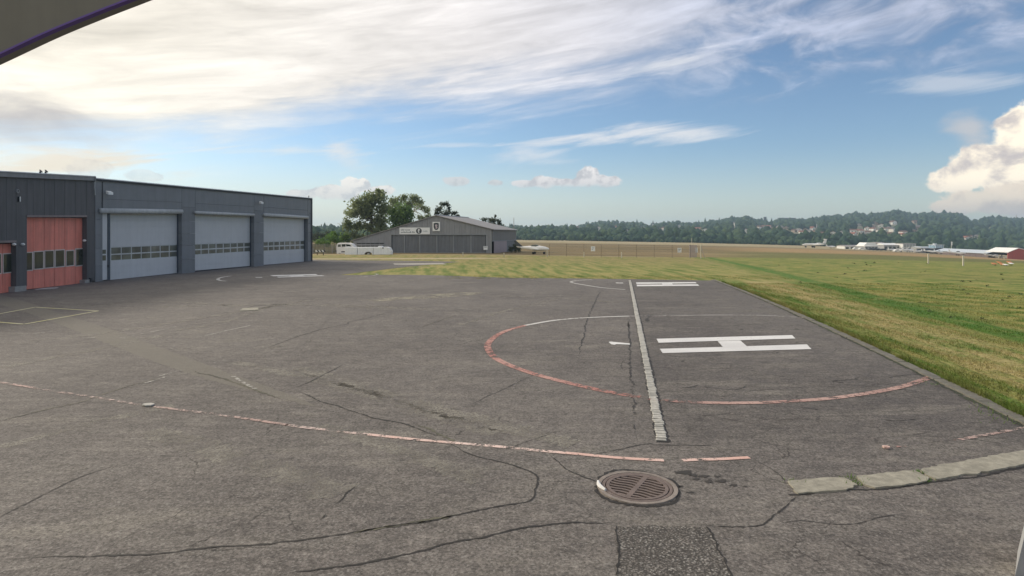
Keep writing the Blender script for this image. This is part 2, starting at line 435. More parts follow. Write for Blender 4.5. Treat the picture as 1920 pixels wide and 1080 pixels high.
def asphalt(tone=1.0, coarse=0.0, olive=0.0):
    def fn(nt, b, out):
        p = nt.pos(); x, y, z = nt.sep(p)
        big = nt.noise(p, .12, 6, .62, .3); mid = nt.noise(p, .9, 6, .65, .2); fine = nt.noise(p, 26.0, 4, .75); grit = nt.noise(p, 75.0, 3, .8)
        stones = nt.vor(p, 42.0, out='Color'); sr = nt.sep(stones)[0]
        streak = nt.noise(nt.vec(x * .35, y * 2.6, 0.0), 1.0, 7, .68)
        tyre = nt.noise(nt.vec(x * 1.4 + y * .25, y * .06, 4.0), 1.0, 5, .6)
        c1 = (.156, .140, .126); c2 = (.114, .101, .092); c3 = (.180, .164, .143)
        col = nt.mix(big.step(.36, .64), c2, c1)
        col = nt.mix((mid * .55 + streak * .5).step(.47, .68) * .55, col, c3)
        # the east strip right of the sett row is darker, with short torn streaks
        east = (x - y * .1735 - .32).step(.0, .5) * y.step(9.9, 11.0)
        col = nt.mix(east * streak.step(.60, .70) * mid.step(.40, .55) * .65, col, (.038, .034, .031))
        col = nt.scale(col, east * -.13 + 1.0)
        blot = nt.noise(nt.vec(x * 2.2, y * 4.2, 0.0), 1.0, 8, .72); col = nt.scale(col, blot.lin(.32, .68, .74, 1.26))
        dash = nt.noise(nt.vec(x * 1.1, y * 5.5, 9.0), 1.0, 5, .7); col = nt.mix(dash.step(.60, .68) * .45, col, (.050, .045, .040))
        pale = nt.noise(nt.vec(x * .22 + y * .10, y * .9 - x * .1, 2.0), 1.0, 7, .7); col = nt.mix(pale.step(.54, .66) * .5, col, (.215, .195, .165))
        col = nt.mix(tyre.step(.62, .72) * .22, col, (.055, .050, .046))
        col = nt.mix(big.step(.56, .66) * mid.step(.45, .62) * .30, col, (.125, .120, .088))
        wv = nt.vadd(p, nt.scale(nt.noise(p, 1.3, 4, .6, color=True), .55))
        ed = nt.vor(wv, .95, 'DISTANCE_TO_EDGE'); ed2 = nt.vor(nt.vec(x * .55, y * 1.9, 3.0), 1.0, 'DISTANCE_TO_EDGE')
        hair = ed.step(.016, .004) * nt.noise(p, .33, 3, .5).step(.50, .62) * mid.step(.38, .52)
        hair2 = ed2.step(.030, .008) * mid.step(.50, .60) * (east * .8 + .2)
        col = nt.mix((hair.max(hair2)) * .75, col, (.030, .026, .023))
        g = fine.lin(.30, .70, .36, 1.66) * grit.lin(.28, .72, .60, 1.42) * nt.noise(p, 9.0, 4, .7).lin(.3, .7, .74, 1.28) * mid.lin(.3, .7, .88, 1.12)
        col = nt.scale(col, g)
        near = y.step(15.0, 7.0)
        chips = sr.step(.86 - .1 * coarse, .97) * (near * .5 + .25 + coarse * .5)
        col = nt.mix(chips.min(1.0) * (.55 + .3 * coarse), col, (.34, .32, .29))
        if coarse:
            gaps = nt.vor(p, 34.0).step(.34, .60)
            col = nt.mix(gaps * .75, col, (.022, .019, .017))
        if olive: col = nt.mix(olive, col, (.205, .188, .155))
        nt.link(nt.scale(col, tone * .95), b.inputs['Base Color'])
        nt.link(mid.lin(.2, .8, .72, .92), b.inputs['Roughness']); b.inputs['Specular IOR Level'].default_value = .3
        h = fine * .5 + grit * .3 + sr * .35 + mid * .8
        nt.link(nt.bump(h, .55 + .45 * coarse, .006 + .012 * coarse), b.inputs['Normal'])
    return fn
def worn_paint(color, worn=.5, edge2=None, scale=1.0):
    """road paint that has chipped away to the asphalt"""
    def fn(nt, b, out):
        p = nt.pos()
        n = nt.noise(p, 5.5 * scale, 8, .72, .4); n2 = nt.noise(p, 38.0, 4, .7); n3 = nt.noise(p, .55, 4, .6)
        col = nt.mix(n3.step(.35, .65), color, edge2 or color)
        nt.link(nt.scale(col, n2.lin(.2, .8, .80, 1.14)), b.inputs['Base Color']); b.inputs['Roughness'].default_value = .75
        keep = (n * .62 + n2 * .22 + n3 * .35).step(worn - .03, worn + .05)
        tr = nt.new('ShaderNodeBsdfTransparent'); mx = nt.new('ShaderNodeMixShader')
        nt.link(keep * n2.lin(.2, .8, .86, 1.0), mx.inputs[0]); nt.link(tr.outputs[0], mx.inputs[1]); nt.link(b.outputs[0], mx.inputs[2]); nt.link(mx.outputs[0], out.inputs[0])
    return fn
def concrete(color, amount=.25, scale=6.0):
    def fn(nt, b, out):
        p = nt.pos(); n = nt.noise(p, scale, 8, .7); f = nt.noise(p, scale * 12, 4, .7); s = nt.noise(p, scale * .3, 4, .6)
        col = nt.scale(color, n.lin(.25, .75, 1 - amount, 1 + amount) * f.lin(.2, .8, .86, 1.12))
        col = nt.mix(s.step(.52, .7) * .35, col, tuple(v * .5 for v in color))
        nt.link(col, b.inputs['Base Color']); b.inputs['Roughness'].default_value = .88
        nt.link(nt.bump(n * .6 + f * .4, .5, .01), b.inputs['Normal'])
    return fn

M = {}
def soft_mark(color, amount):
    def fn(nt, b, out):
        p = nt.pos(); n = nt.noise(p, 1.1, 6, .65); f = nt.noise(p, 24.0, 3, .7)
        nt.link(nt.scale(color, f.lin(.25, .75, .7, 1.3)), b.inputs['Base Color']); b.inputs['Roughness'].default_value = .85
        tr = nt.new('ShaderNodeBsdfTransparent'); mx = nt.new('ShaderNodeMixShader')
        nt.link(n.step(.36, .60) * f.step(.25, .55) * amount, mx.inputs[0]); nt.link(tr.outputs[0], mx.inputs[1]); nt.link(b.outputs[0], mx.inputs[2]); nt.link(mx.outputs[0], out.inputs[0])
    return fn
M['ground'] = material('ground_grass', m_ground)
M['blade'] = material('grass_blades', m_blade)
M['asphalt'] = material('asphalt', asphalt())
M['asphalt_trench'] = material('asphalt_trench', asphalt(1.10, .15, .55))
M['asphalt_rough'] = material('asphalt_rough', asphalt(1.15, 1.3, .08))
M['dust'] = material('pale_dust', soft_mark((.31, .285, .22), .85))
M['crack'] = material('crack', worn_paint((.014, .012, .010), .37, (.030, .026, .022), 1.6))
M['crack_moss'] = material('crack_moss', worn_paint((.17, .16, .105), .54, (.06, .055, .04), 1.4))
M['seam'] = material('tar_seam', worn_paint((.035, .032, .030), .56))
M['white'] = material('white_paint', worn_paint((.78, .77, .75), .45, (.68, .67, .66)))
M['white_thin'] = material('thin_white_paint', worn_paint((.62, .60, .57), .52))
M['white_faint'] = material('faded_white_paint', worn_paint((.40, .38, .34), .585))
M['pink'] = material('red_paint', worn_paint((.44, .19, .155), .555, (.50, .29, .245)))
M['pink_white'] = material('red_over_white_paint', worn_paint((.80, .62, .55), .545, (.68, .42, .35)))
M['pink_faint'] = material('faded_red_paint', worn_paint((.50, .40, .36), .59, (.46, .31, .27)))
M['pink_ghost'] = material('ghost_red_paint', worn_paint((.36, .20, .17), .68))
M['yellow'] = material('yellow_paint', worn_paint((.56, .52, .26), .46, (.56, .53, .36)))
M['kerb'] = material('kerb_concrete', concrete((.150, .142, .118), .45, 5))
M['slab'] = material('slab_concrete', concrete((.30, .28, .225), .45, 7))
M['sett_a'] = material('sett_granite', concrete((.44, .425, .385), .35, 9))
M['sett_b'] = material('sett_dark_granite', concrete((.34, .33, .30), .3, 9))

# ------------------------------------------------------------------ ground sheet
def grade(lo, hi, step, ends, k):
    a = list(np.arange(lo, hi + step, step)); s = step; x = a[-1]
    while x < ends[1]: s *= k; x += s; a.append(x)
    s = step; x = a[0]; f = []
    while x > ends[0]: s *= k; x -= s; f.append(x)
    return np.array(f[::-1] + a)
gx = grade(-60, 110, 3.0, (-2100, 3000), 1.13); gy = grade(-12, 130, 3.0, (-900, 2350), 1.12)
GX, GY = np.meshgrid(gx, gy); GZ = ground_z(GX, GY)
rough = np.where(GY > 100, .0, 0.0)
V = np.c_[GX.ravel(), GY.ravel(), (GZ + rough).ravel()]
nx = len(gx); i = np.arange(len(gy) - 1)[:, None] * nx + np.arange(nx - 1)[None]
F = np.stack([i, i + 1, i + nx + 1, i + nx], -1).reshape(-1, 4)
ground = tag(raw_mesh('ground', V, F, M['ground'], smooth=True), 'dry mown grass airfield with green and straw coloured strips', kind='structure')

# ------------------------------------------------------------------ apron
inner = [(1340, 526), (1399, 551), (1444, 572), (1518, 599), (1555, 618), (1620, 649), (1698, 684), (1745, 709.5), (1798, 739), (1865, 773), (1920, 803)]
outer = [(1343, 525), (1402, 549), (1447, 569.5), (1520, 595), (1558, 612), (1622, 642), (1698, 676), (1738, 696), (1798, 726), (1867, 760), (1920, 788)]
def fitline(pts):
    W = np.array([G(*p) for p in pts]); q = np.polyfit(W[:, 1], W[:, 0], 2); return q
QI, QO = fitline(inner), fitline(outer)
kin = lambda y: float(np.polyval(QI, y)); kout = lambda y: max(float(np.polyval(QO, y)), kin(y) + .13)
edge_w = [(kin(y), y) for y in np.linspace(47.0, 4.0, 40)]
far_edge = [G(*p) for p in [(560, 486.5), (640, 488), (720, 488.6), (800, 489.6), (862, 491), (830, 494), (800, 497), (760, 500.5), (740, 503), (700, 508), (660, 513), (636, 515.6),
            (670, 516.0), (700, 515.6), (760, 515.4), (840, 517), (900, 519.5), (950, 521), (1000, 521.5), (1060, 522), (1180, 523.5), (1260, 525), (1330, 526.2)]]
A = far_edge + edge_w + [(kin(4) + .1, 3.9), (16, -8), (-60, -8), (-60, 60), (-40, 86)]
AZ = .012
apron_me = MB(); apron_me.add([(p[0], p[1], AZ) for p in A], [tuple(range(len(A)))])
apron = tag(apron_me.build('apron', M['asphalt']), 'worn grey asphalt helicopter apron crossed by cracks and paint', kind='structure')
bm = bmesh.new(); bm.from_mesh(apron.data); bmesh.ops.triangulate(bm, faces=bm.faces); bm.to_mesh(apron.data); bm.free()

# resurfaced trench, torn-up patch, dusty patch
patch('asphalt_patch', [(-120, 520), (20, 558), (60, 570), (110, 588), (170, 606), (230, 626), (300, 652), (380, 682), (440, 704), (520, 732), (600, 765),
      (560, 757), (480, 735), (400, 716), (320, 690), (250, 664), (190, 640), (120, 612), (60, 590), (0, 572), (-120, 532)], AZ + .002, M['asphalt_trench'], apron, rag=.02)
patch('rough_patch', [(1157, 989), (1225, 987), (1326, 990), (1340, 1012), (1352, 1035), (1375, 1085), (1420, 1180), (1150, 1180), (1158, 1080)], AZ + .002, M['asphalt_rough'], apron, rag=.015)
patch('dust_patch', [(672, 563.5), (740, 558), (800, 553.5), (850, 548), (905, 549), (885, 554), (840, 558), (770, 562.5), (710, 565.5)], AZ + .004, M['dust'], apron, rag=.03)
patch('dust_patch', [(737, 494.2), (830, 493.6), (838, 495.6), (770, 496.6), (740, 496.6)], AZ + .004, material('white_strip', worn_paint((.44, .41, .35), .46)), apron)
ribbon('patch_edge', [(1157, 989), (1157.5, 1020), (1158, 1050), (1158, 1085)], .024, AZ + .006, M['crack'], apron, sm=2, jitter=.7)
ribbon('patch_edge', [(1326, 990), (1340, 1012), (1352, 1035), (1375, 1085)], .024, AZ + .006, M['crack'], apron, sm=2, jitter=.7)
# pale wheel tracks
for pts, wd in [([(100, 578), (290, 566), (430, 573)], .5), ([(300, 575), (560, 572), (800, 580)], .7), ([(330, 620), (420, 604), (520, 570)], .35),
                ([(560, 690), (720, 740), (900, 790), (1080, 835)], .5), ([(280, 810), (480, 870), (640, 930)], .55), ([(585, 507), (700, 503), (820, 500)], .8),
                ([(940, 556), (1060, 560), (1160, 568)], .35), ([(60, 640), (200, 625), (420, 590), (600, 560)], .4), ([(0, 690), (160, 660), (330, 625)], .4), ([(440, 680), (620, 720), (800, 775), (930, 815)], .4), ([(600, 800), (760, 850), (900, 905)], .35), ([(0, 840), (150, 800), (330, 760)], .3), ([(860, 610), (960, 580), (1050, 560)], .3), ([(700, 530), (860, 522), (930, 524)], .4)]:
    ribbon('tyre_mark', pts, wd, AZ + .004, D.materials.get('track') or material('track', soft_mark((.25, .23, .195), .8)), apron, jitter=.25)

# ------------------------------------------------------------------ cracks
CR = [([(560, 735), (600, 752), (640, 765), (700, 785), (760, 797), (800, 812), (830, 821)], .035, 'crack'),
      ([(830, 821), (870, 850), (940, 868), (990, 884), (1008, 900), (1003, 920), (995, 940), (960, 948), (900, 958), (800, 978), (720, 990), (640, 1003), (560, 1015), (470, 1025), (400, 1030), (320, 1038), (250, 1042), (120, 1047), (0, 1048)], .026, 'crack'),
      ([(520, 1083), (600, 1070), (700, 1053), (770, 1042), (830, 1026), (910, 1007), (980, 992), (1040, 984), (1100, 984), (1157, 988)], .03, 'crack'),
      ([(1326, 990), (1400, 990), (1430, 985), (1452, 970), (1480, 948), (1494, 931)], .022, 'crack'),
      ([(1475, 908), (1462, 893), (1440, 878), (1412, 862)], .012, 'crack'),
      ([(-10, 976), (60, 940), (130, 905), (185, 885), (240, 870)], .018, 'crack'),
      ([(1110, 855), (1140, 848), (1180, 840), (1215, 833), (1250, 836), (1330, 838), (1360, 846)], .018, 'crack'),
      ([(1030, 855), (1045, 868), (1060, 880), (1090, 893), (1128, 908)], .018, 'crack'),
      ([(490, 657), (530, 642), (570, 628), (620, 614), (650, 609), (655, 604), (690, 597), (740, 583)], .035, 'crack'),
      ([(555, 728), (590, 712), (620, 697), (645, 684)], .03, 'crack'),
      ([(600, 978), (612, 965)], .02, 'crack'), ([(628, 950), (645, 938), (648, 928), (670, 912)], .018, 'crack'),
      ([(940, 845), (965, 838), (990, 828), (1040, 812)], .012, 'crack'),
      ([(-10, 795), (60, 775), (120, 762), (160, 752), (210, 735), (310, 705)], .04, 'crack_moss'),
      ([(360, 695), (420, 712), (470, 730), (520, 748)], .06, 'crack_moss'),
      ([(785, 797), (830, 818), (862, 836)], .05, 'crack_moss'),
      ([(660, 1003), (760, 985), (860, 966)], .05, 'crack_moss'),
      ([(1178, 596), (1181, 650), (1183, 700), (1187, 750), (1190, 800), (1194, 834)], .05, 'seam'),
      ([(1082, 672), (1092, 640), (1102, 598), (1113, 572), (1126, 545)], .05, 'seam'),
      ([(880, 762), (920, 742), (1000, 705)], .02, 'seam'), ([(790, 615), (830, 600), (855, 592)], .05, 'crack_moss'),
      ([(1460, 985), (1500, 978), (1550, 984), (1600, 985), (1640, 974), (1700, 966)], .012, 'crack'),
      ([(1445, 790), (1500, 787), (1530, 788)], .012, 'crack'), ([(1650, 788), (1690, 790), (1730, 785)], .016, 'crack'),
      ([(1660, 710), (1700, 704), (1730, 702)], .02, 'crack'), ([(1560, 715), (1620, 711)], .022, 'crack'),
      ([(1240, 690), (1262, 691), (1285, 689)], .03, 'crack'), ([(1275, 727), (1290, 728), (1310, 722)], .028, 'crack'),
      ([(1310, 725), (1380, 732), (1400, 722)], .02, 'crack'), ([(1500, 765), (1540, 770)], .018, 'crack'),
      ([(450, 584), (480, 573), (510, 575), (535, 576)], .05, 'crack')]
for pts, wd, mt in CR:
    ribbon('crack', pts, wd * 1.0, AZ + .006, M[mt], apron, sm=2, jitter=.45, taper=True)
# small broken patches by the drain cover
for (cx, cy, rx, ry) in [(1282, 888, 16, 3), (1300, 893, 10, 2), (1318, 894, 8, 2.4), (1330, 904, 7, 2.6), (1344, 895, 5, 1.4), (1352, 904, 10, 3), (1374, 912, 6, 2), (1304, 900, 7, 2), (1296, 926, 7, 1.2), (1276, 914, 4, 1), (1396, 914, 4, 1),
                         (1213, 600, 4, 3), (1217, 594, 3, 2), (1178, 610, 2, 3)]:
    P = [(cx + rx * 1.3 * math.cos(t) * random.uniform(.4, 1.35), cy + ry * 1.25 * math.sin(t) * random.uniform(.35, 1.45)) for t in np.linspace(0, 2 * math.pi, 15)[:-1]]
    patch('pothole', P, AZ + .006, D.materials.get('pothole') or material('pothole', worn_paint((.045, .038, .032), .42, (.03, .027, .022), 2.0)), apron)

# ------------------------------------------------------------------ painted markings
PZ = AZ + .010
ribbon('boundary_line', [(-20, 715), (0, 718), (90, 733), (180, 747), (275, 762), (400, 778), (470, 788), (540, 799)], .10, PZ, M['pink_faint'], apron)
ribbon('boundary_line', [(535, 798.3), (610, 808), (690, 816.5)], .11, PZ, material('half_worn_red_paint', worn_paint((.62, .48, .43), .585)), apron)
ribbon('boundary_line', [(690, 816.5), (740, 822), (800, 828), (870, 834), (940, 840), (1010, 847), (1080, 853), (1130, 858), (1180, 862), (1245, 865.5)], .105, PZ, M['pink_white'], apron)
ribbon('boundary_line', [(1280, 865.5), (1310, 864), (1350, 863), (1405, 860)], .105, PZ, M['pink_white'], apron)
ribbon('boundary_line', [(1540, 856), (1600, 849), (1660, 842), (1740, 833), (1800, 826)], .07, PZ, M['pink_ghost'], apron)
ribbon('boundary_line', [(1800, 826), (1850, 817), (1925, 803)], .09, PZ, M['pink_faint'], apron)
ribbon('landing_circle', [(1515, 597), (1440, 592.5), (1350, 591.5), (1260, 592.5), (1180, 593.5)], .18, PZ, material('grey_white_paint', worn_paint((.40, .37, .35), .56)), apron)
ribbon('boundary_line', [(1245, 865.5), (1280, 865.5)], .10, PZ, M['pink_ghost'], apron)
# landing circle round the near H, clipped by the kerb
ribbon('landing_circle', [(1180, 593.5), (1100, 596.5), (1040, 601.5), (985, 611)], .20, PZ, M['white_thin'], apron)
ribbon('landing_circle', [(985, 611), (950, 621), (930, 631), (916, 644), (916, 657), (930, 673), (960, 688), (1000, 702), (1040, 713), (1100, 727.5), (1150, 738), (1200, 746)], .22, PZ, M['pink'], apron)
ribbon('landing_circle', [(1200, 746), (1250, 752.5), (1340, 757), (1440, 756), (1540, 750), (1600, 743), (1650, 735), (1700, 724), (1746, 708)], .19, PZ, material('dull_red_paint', worn_paint((.36, .20, .17), .56, (.50, .33, .28))), apron)
def letter_h(quads, name, label, mat):
    m = MB()
    for q in quads:
        o = len(m.v); m.add([(*G(*p), PZ + .003) for p in q], [(0, 1, 2, 3)])
    ob = m.build(name, mat, apron); ob['label'] = label; return ob
letter_h([[(1231, 636.5), (1485, 629.5), (1491.5, 636), (1235, 644)], [(1237, 655.5), (1513, 647), (1521.5, 656), (1242.5, 663.5)],
          [(1345.5, 641.0), (1388, 639.7), (1400.5, 650.6), (1355.5, 652.0)]], 'painted_h', 'near white letter H inside the red landing circle', M['white'])
letter_h([[(1192.5, 530.2), (1304, 529.6), (1306.5, 531.8), (1193.5, 533.0)], [(1193.6, 534.4), (1308, 533.6), (1311.5, 536.4), (1194.5, 537.4)],
          [(1241, 532.4), (1260, 532.2), (1262, 534.2), (1242, 534.4)]], 'painted_h', 'middle white letter H beside the grass edge', M['white'])
letter_h([[(505.5, 516.6), (592, 514.4), (596, 516.0), (513, 518.4)], [(519, 519.6), (603, 516.8), (610, 517.8), (522, 520.8)], [(540, 517.4), (566, 516.8), (576, 518.0), (549, 519.0)]],
         'painted_h', 'far white letter H near the sectional hangar doors', M['white'])
patch('painted_digit', [(1141, 642.4), (1146, 641.8), (1157, 643.0), (1180.5, 645.2), (1181.5, 647.6), (1156, 646.6), (1152, 648.0), (1146, 646.8)], PZ + .003, M['white'], apron)['label'] = 'white digit one beside the near letter H'
patch('painted_digit', [(1154, 530.2), (1168, 530.6), (1169, 532.0), (1156, 531.8)], PZ + .003, M['white_thin'], apron)
patch('painted_digit', [(478.5, 520.2), (491, 519.8), (492, 521.2), (480, 521.4)], PZ + .003, M['white_thin'], apron)
ribbon('landing_circle', [(432, 518), (418, 520), (410, 522.5), (409, 525), (415, 526.8), (424, 527.4)], .22, PZ, M['white_thin'], apron)
ribbon('landing_circle', [(650, 522.5), (680, 519.5), (702, 516.5), (708, 514.5), (703, 513.5)], .22, PZ, M['white_faint'], apron)
ribbon('landing_circle', [(1110, 524.6), (1085, 526.2), (1071, 528.6), (1075, 531), (1100, 535.5), (1130, 540), (1172, 543.5)], .18, PZ, M['white_thin'], apron)
ribbon('dashed_line', [(994, 524.8), (1015, 526), (1040, 525.4)], .25, PZ, M['white_faint'], apron)
# yellow parking box by the red doors
for a, b in [((-60, 600), (66, 576.8)), ((66, 576.8), (184, 583.8)), ((184, 583.8), (45, 608.8)), ((45, 608.8), (-60, 600))]:
    ribbon('parking_line', [a, b], .13, PZ, M['yellow'], apron, sm=1)
for pts in [[(62, 627), (105, 621)], [(225, 635), (290, 622), (330, 613)], [(365, 636), (420, 622), (470, 611)], [(272, 720), (310, 708)], [(300, 706), (340, 695)],
            [(180, 617), (195, 616)], [(160, 635), (178, 634)], [(228, 636), (240, 634)], [(400, 682), (422, 676)], [(435, 706), (480, 732)]]:
    ribbon('worn_line', pts, .09, PZ, M['white_faint'], apron, sm=4)

# scraps and small pale plates set in the asphalt
tag(MB().prism([(*G(450, 584), AZ + .001), (*G(485, 582.5), AZ + .001), (*G(484, 578.2), AZ + .001), (*G(455, 579), AZ + .001)], (0, 0, .03)).build('drain_plate', M['slab']),
    'pale concrete plate sunk in the asphalt before the hangar doors', 'drain plate')
for (px, py, r, lab) in [(277, 762, .13, 'pale stone chip lying on the faded red line'), (1661, 842, .07, 'small pink paint chip on dark asphalt')]:
    g = G(px, py); m = MB(); P = [(g[0] + r * math.cos(t) * random.uniform(.7, 1.2), g[1] + .7 * r * math.sin(t) * random.uniform(.7, 1.2), AZ + .012) for t in np.linspace(0, 2 * math.pi, 9)[:-1]]
    tag(m.prism(P, (0, 0, .025)).build('stone_chip', M['sett_a'] if r > .1 else M['pink_white']), lab, 'stone chip')

# ------------------------------------------------------------------ kerb and row of setts
kerb = tag(MB().add([(kin(3.5) - 0.01, 3.5, -.3), (kout(3.5), 3.5, -.3), (kout(3.5), 3.5, -.2)], [(0, 1, 2)]).build('kerb', M['kerb']), 'narrow flush concrete kerb between apron and lawn', kind='structure')
y = 5.0; kn = 0
while y < 46.6:
    L = 1.0; y1 = y + L - .018; t = .04 + random.uniform(-.006, .008)
    dx = random.uniform(-.012, .012)
    m = MB(); m.hexa([(kin(y) + dx, y, -.1), (kout(y) + dx, y, -.1), (kout(y1) + dx, y1, -.1), (kin(y1) + dx, y1, -.1),
                      (kin(y) + .012 + dx, y, t), (kout(y) - .02 + dx, y, t), (kout(y1) - .02 + dx, y1, t), (kin(y1) + .012 + dx, y1, t)])
    m.build('kerb_stone', M['kerb'], kerb); y += L; kn += 1
# dark gap and moss along the apron side of the kerb
ribbon('kerb_gap', [(kin(yy) - .05, yy) for yy in np.linspace(6, 46, 30)], .10, AZ + .007, D.materials.get('gap') or material('gap', worn_paint((.030, .030, .018), .50, (.045, .055, .02), 1.2)), apron, world=True, jitter=.5)

SL = [(1182, 527), (1184, 545), (1190, 570), (1196.5, 595), (1203, 630), (1212, 670), (1220, 715), (1226, 745), (1233, 785), (1242.5, 831)]
SW = np.array([G(*p) for p in SL]); SQ = np.polyfit(SW[:, 1], SW[:, 0], 2)
sett_meshes = []
for k in range(5):
    bm = bmesh.new(); bmesh.ops.create_cube(bm, size=1.0)
    bmesh.ops.bevel(bm, geom=bm.edges[:], offset=.10, segments=1, affect='EDGES')
    for v in bm.verts: v.co += Vector([random.uniform(-.05, .05) for _ in range(3)])
    me = D.meshes.new('sett'); bm.to_mesh(me); bm.free(); me.materials.append(M['sett_a'] if k < 4 else M['sett_b']); sett_meshes.append(me)
y = 10.58; n = 0
dens = 0
while y < 46.4 and n < 298:
    ln = random.uniform(.105, .155)
    o = D.objects.new('sett', sett_meshes[random.choices(range(5), (3, 3, 3, 3, 2))[0]]); COL.objects.link(o); o.parent = apron
    o.location = (float(np.polyval(SQ, y)) + random.gauss(0, .008), y + ln / 2, AZ - .019)
    o.scale = (random.uniform(.165, .195), ln - .030, .07 + random.uniform(-.006, .008)); o.rotation_euler = (random.gauss(0, .008), random.gauss(0, .008), -.17 + random.gauss(0, .05))
    y += ln; n += 1
ribbon('sett_bed', [(float(np.polyval(SQ, yy)), yy) for yy in np.linspace(10.5, 46.4, 20)], .24, AZ + .003, M['crack'], apron, world=True, jitter=.15)

# three long concrete slabs across the drive, bottom right
for q in [[(1475, 907), (1500, 903), (1560, 898.5), (1582, 900), (1608, 912), (1602, 919), (1560, 925), (1494, 929)],
          [(1606, 897), (1640, 893), (1712, 885), (1722, 890), (1743, 900), (1740, 906), (1690, 914), (1640, 918), (1618, 911)],
          [(1726, 886), (1740, 880), (1830, 864), (1925, 846), (1925, 873), (1830, 892), (1752, 902), (1736, 894)]]:
    P = [G(*p) for p in q]
    m = MB(); R = []
    for i2, p in enumerate(P):
        r = P[(i2 + 1) % len(P)]; kk = max(1, int(math.dist(p, r) / .08))
        for j in range(kk): R.append((p[0] + (r[0] - p[0]) * j / kk + random.gauss(0, .012), p[1] + (r[1] - p[1]) * j / kk + random.gauss(0, .012), AZ - .05))
    m.prism(R, (0, 0, .075)); m.build('stone_slab', M['slab'], apron)
ribbon('crack', [(1480, 931), (1600, 921), (1660, 919), (1745, 907), (1830, 895), (1925, 876)], .035, AZ + .006, M['crack'], apron, jitter=.4)

# ------------------------------------------------------------------ drain cover in the foreground
M['iron'] = material('cast_iron', concrete((.165, .128, .115), .3, 14), rough=.6)
M['iron_lip'] = material('worn_lip', concrete((.24, .205, .18), .4, 10))
M['void_paint'] = material('painted_dark_void', color=(.006, .005, .005), rough=1, spec=0)
gx0, gy0 = G(1194.5, 916)
tilt = math.radians(2.0)
man = thing('drain_cover', (gx0, gy0, AZ), 'round cast iron drain cover with slotted grate in cracked asphalt', 'drain cover')
RO = .56
def ring(m, r0, r1, z0, z1, n=64, zin=None):
    """flat topped ring with outer side"""
    vs = []; fs = []
    zi = z1 if zin is None else zin
    for k in range(n):
        a = 2 * math.pi * k / n; c_, s_ = math.cos(a), math.sin(a)
        vs += [(gx0 + r0 * c_, gy0 + r0 * s_, AZ + z0), (gx0 + r0 * c_, gy0 + r0 * s_, AZ + zi), (gx0 + r1 * c_, gy0 + r1 * s_, AZ + z1), (gx0 + r1 * c_, gy0 + r1 * s_, AZ + z0)]
    for k in range(n):
        j = (k + 1) % n
        for q in range(3): fs.append((4 * k + q, 4 * j + q, 4 * j + q + 1, 4 * k + q + 1))
    m.add(vs, fs); return m
ring(MB(), .50, RO, -.02, .020).build('frame', M['iron_lip'], man)
ring(MB(), .445, .488, -.02, .018).build('frame_ring', M['iron'], man)
ring(MB(), .385, .432, -.02, .022).build('grate_rim', M['iron'], man)
m = MB(); m.add([(gx0 + .51 * math.cos(t), gy0 + .51 * math.sin(t), AZ + .003) for t in np.linspace(0, 2 * math.pi, 49)[:-1]], [tuple(range(48))]); m.build('pit_shade', M['void_paint'], man)  # flat near-black disc under the bars: darkness of the shaft put into colour
ang = math.radians(-30)
ex = Vector((math.cos(ang), math.sin(ang), 0)); ey = Vector((-math.sin(ang), math.cos(ang), 0)); C0 = Vector((gx0, gy0, AZ))
def gp(a, b, z): return C0 + ex * a + ey * b + Vector((0, 0, z))
m = MB(); m.hexa([gp(-.035, -.39, .0), gp(.035, -.39, .0), gp(.035, .39, .0), gp(-.035, .39, .0), gp(-.035, -.39, .020), gp(.035, -.39, .020), gp(.035, .39, .020), gp(-.035, .39, .020)]); m.build('centre_bar', M['iron'], man)
bars = 0
for side in (-1, 1):
    for k in range(-4, 5):
        b = k * .084 + side * .017
        if abs(b) > .36: continue
        xm = math.sqrt(.39 ** 2 - b * b); L = []
        for t in np.linspace(.035, xm, 9):
            L.append((side * t, b + .013 * math.sin((t - .03) / .36 * 2 * math.pi)))
        m = MB(); vs = []; fs = []
        for (a_, b_) in L: vs += [gp(a_, b_ - .019, .0), gp(a_, b_ - .019, .018), gp(a_, b_ + .019, .018), gp(a_, b_ + .019, .0)]
        for q in range(len(L) - 1):
            for e in range(4): fs.append((4 * q + e, 4 * q + (e + 1) % 4, 4 * q + 4 + (e + 1) % 4, 4 * q + 4 + e))
        m.add(vs, fs); m.build('grate_bar', M['iron'], man)
man.rotation_euler = (0, 0, 0)
ribbon('crack', [(gx0 + .60 * math.cos(t), gy0 + .60 * math.sin(t)) for t in np.linspace(0, 2 * math.pi, 40)], .045, AZ + .006, M['crack'], apron, world=True, jitter=.6)
# curved white scrap against its rim
g1 = [G(1121.5, 908), G(1122.5, 914), G(1127, 919), G(1135, 924)]
tag(MB().tube([(p[0], p[1], AZ + .03) for p in g1], [.02, .03, .03, .018], 7).build('white_scrap', M['white']), 'curved white scrap against the rim of the round drain cover', 'scrap')

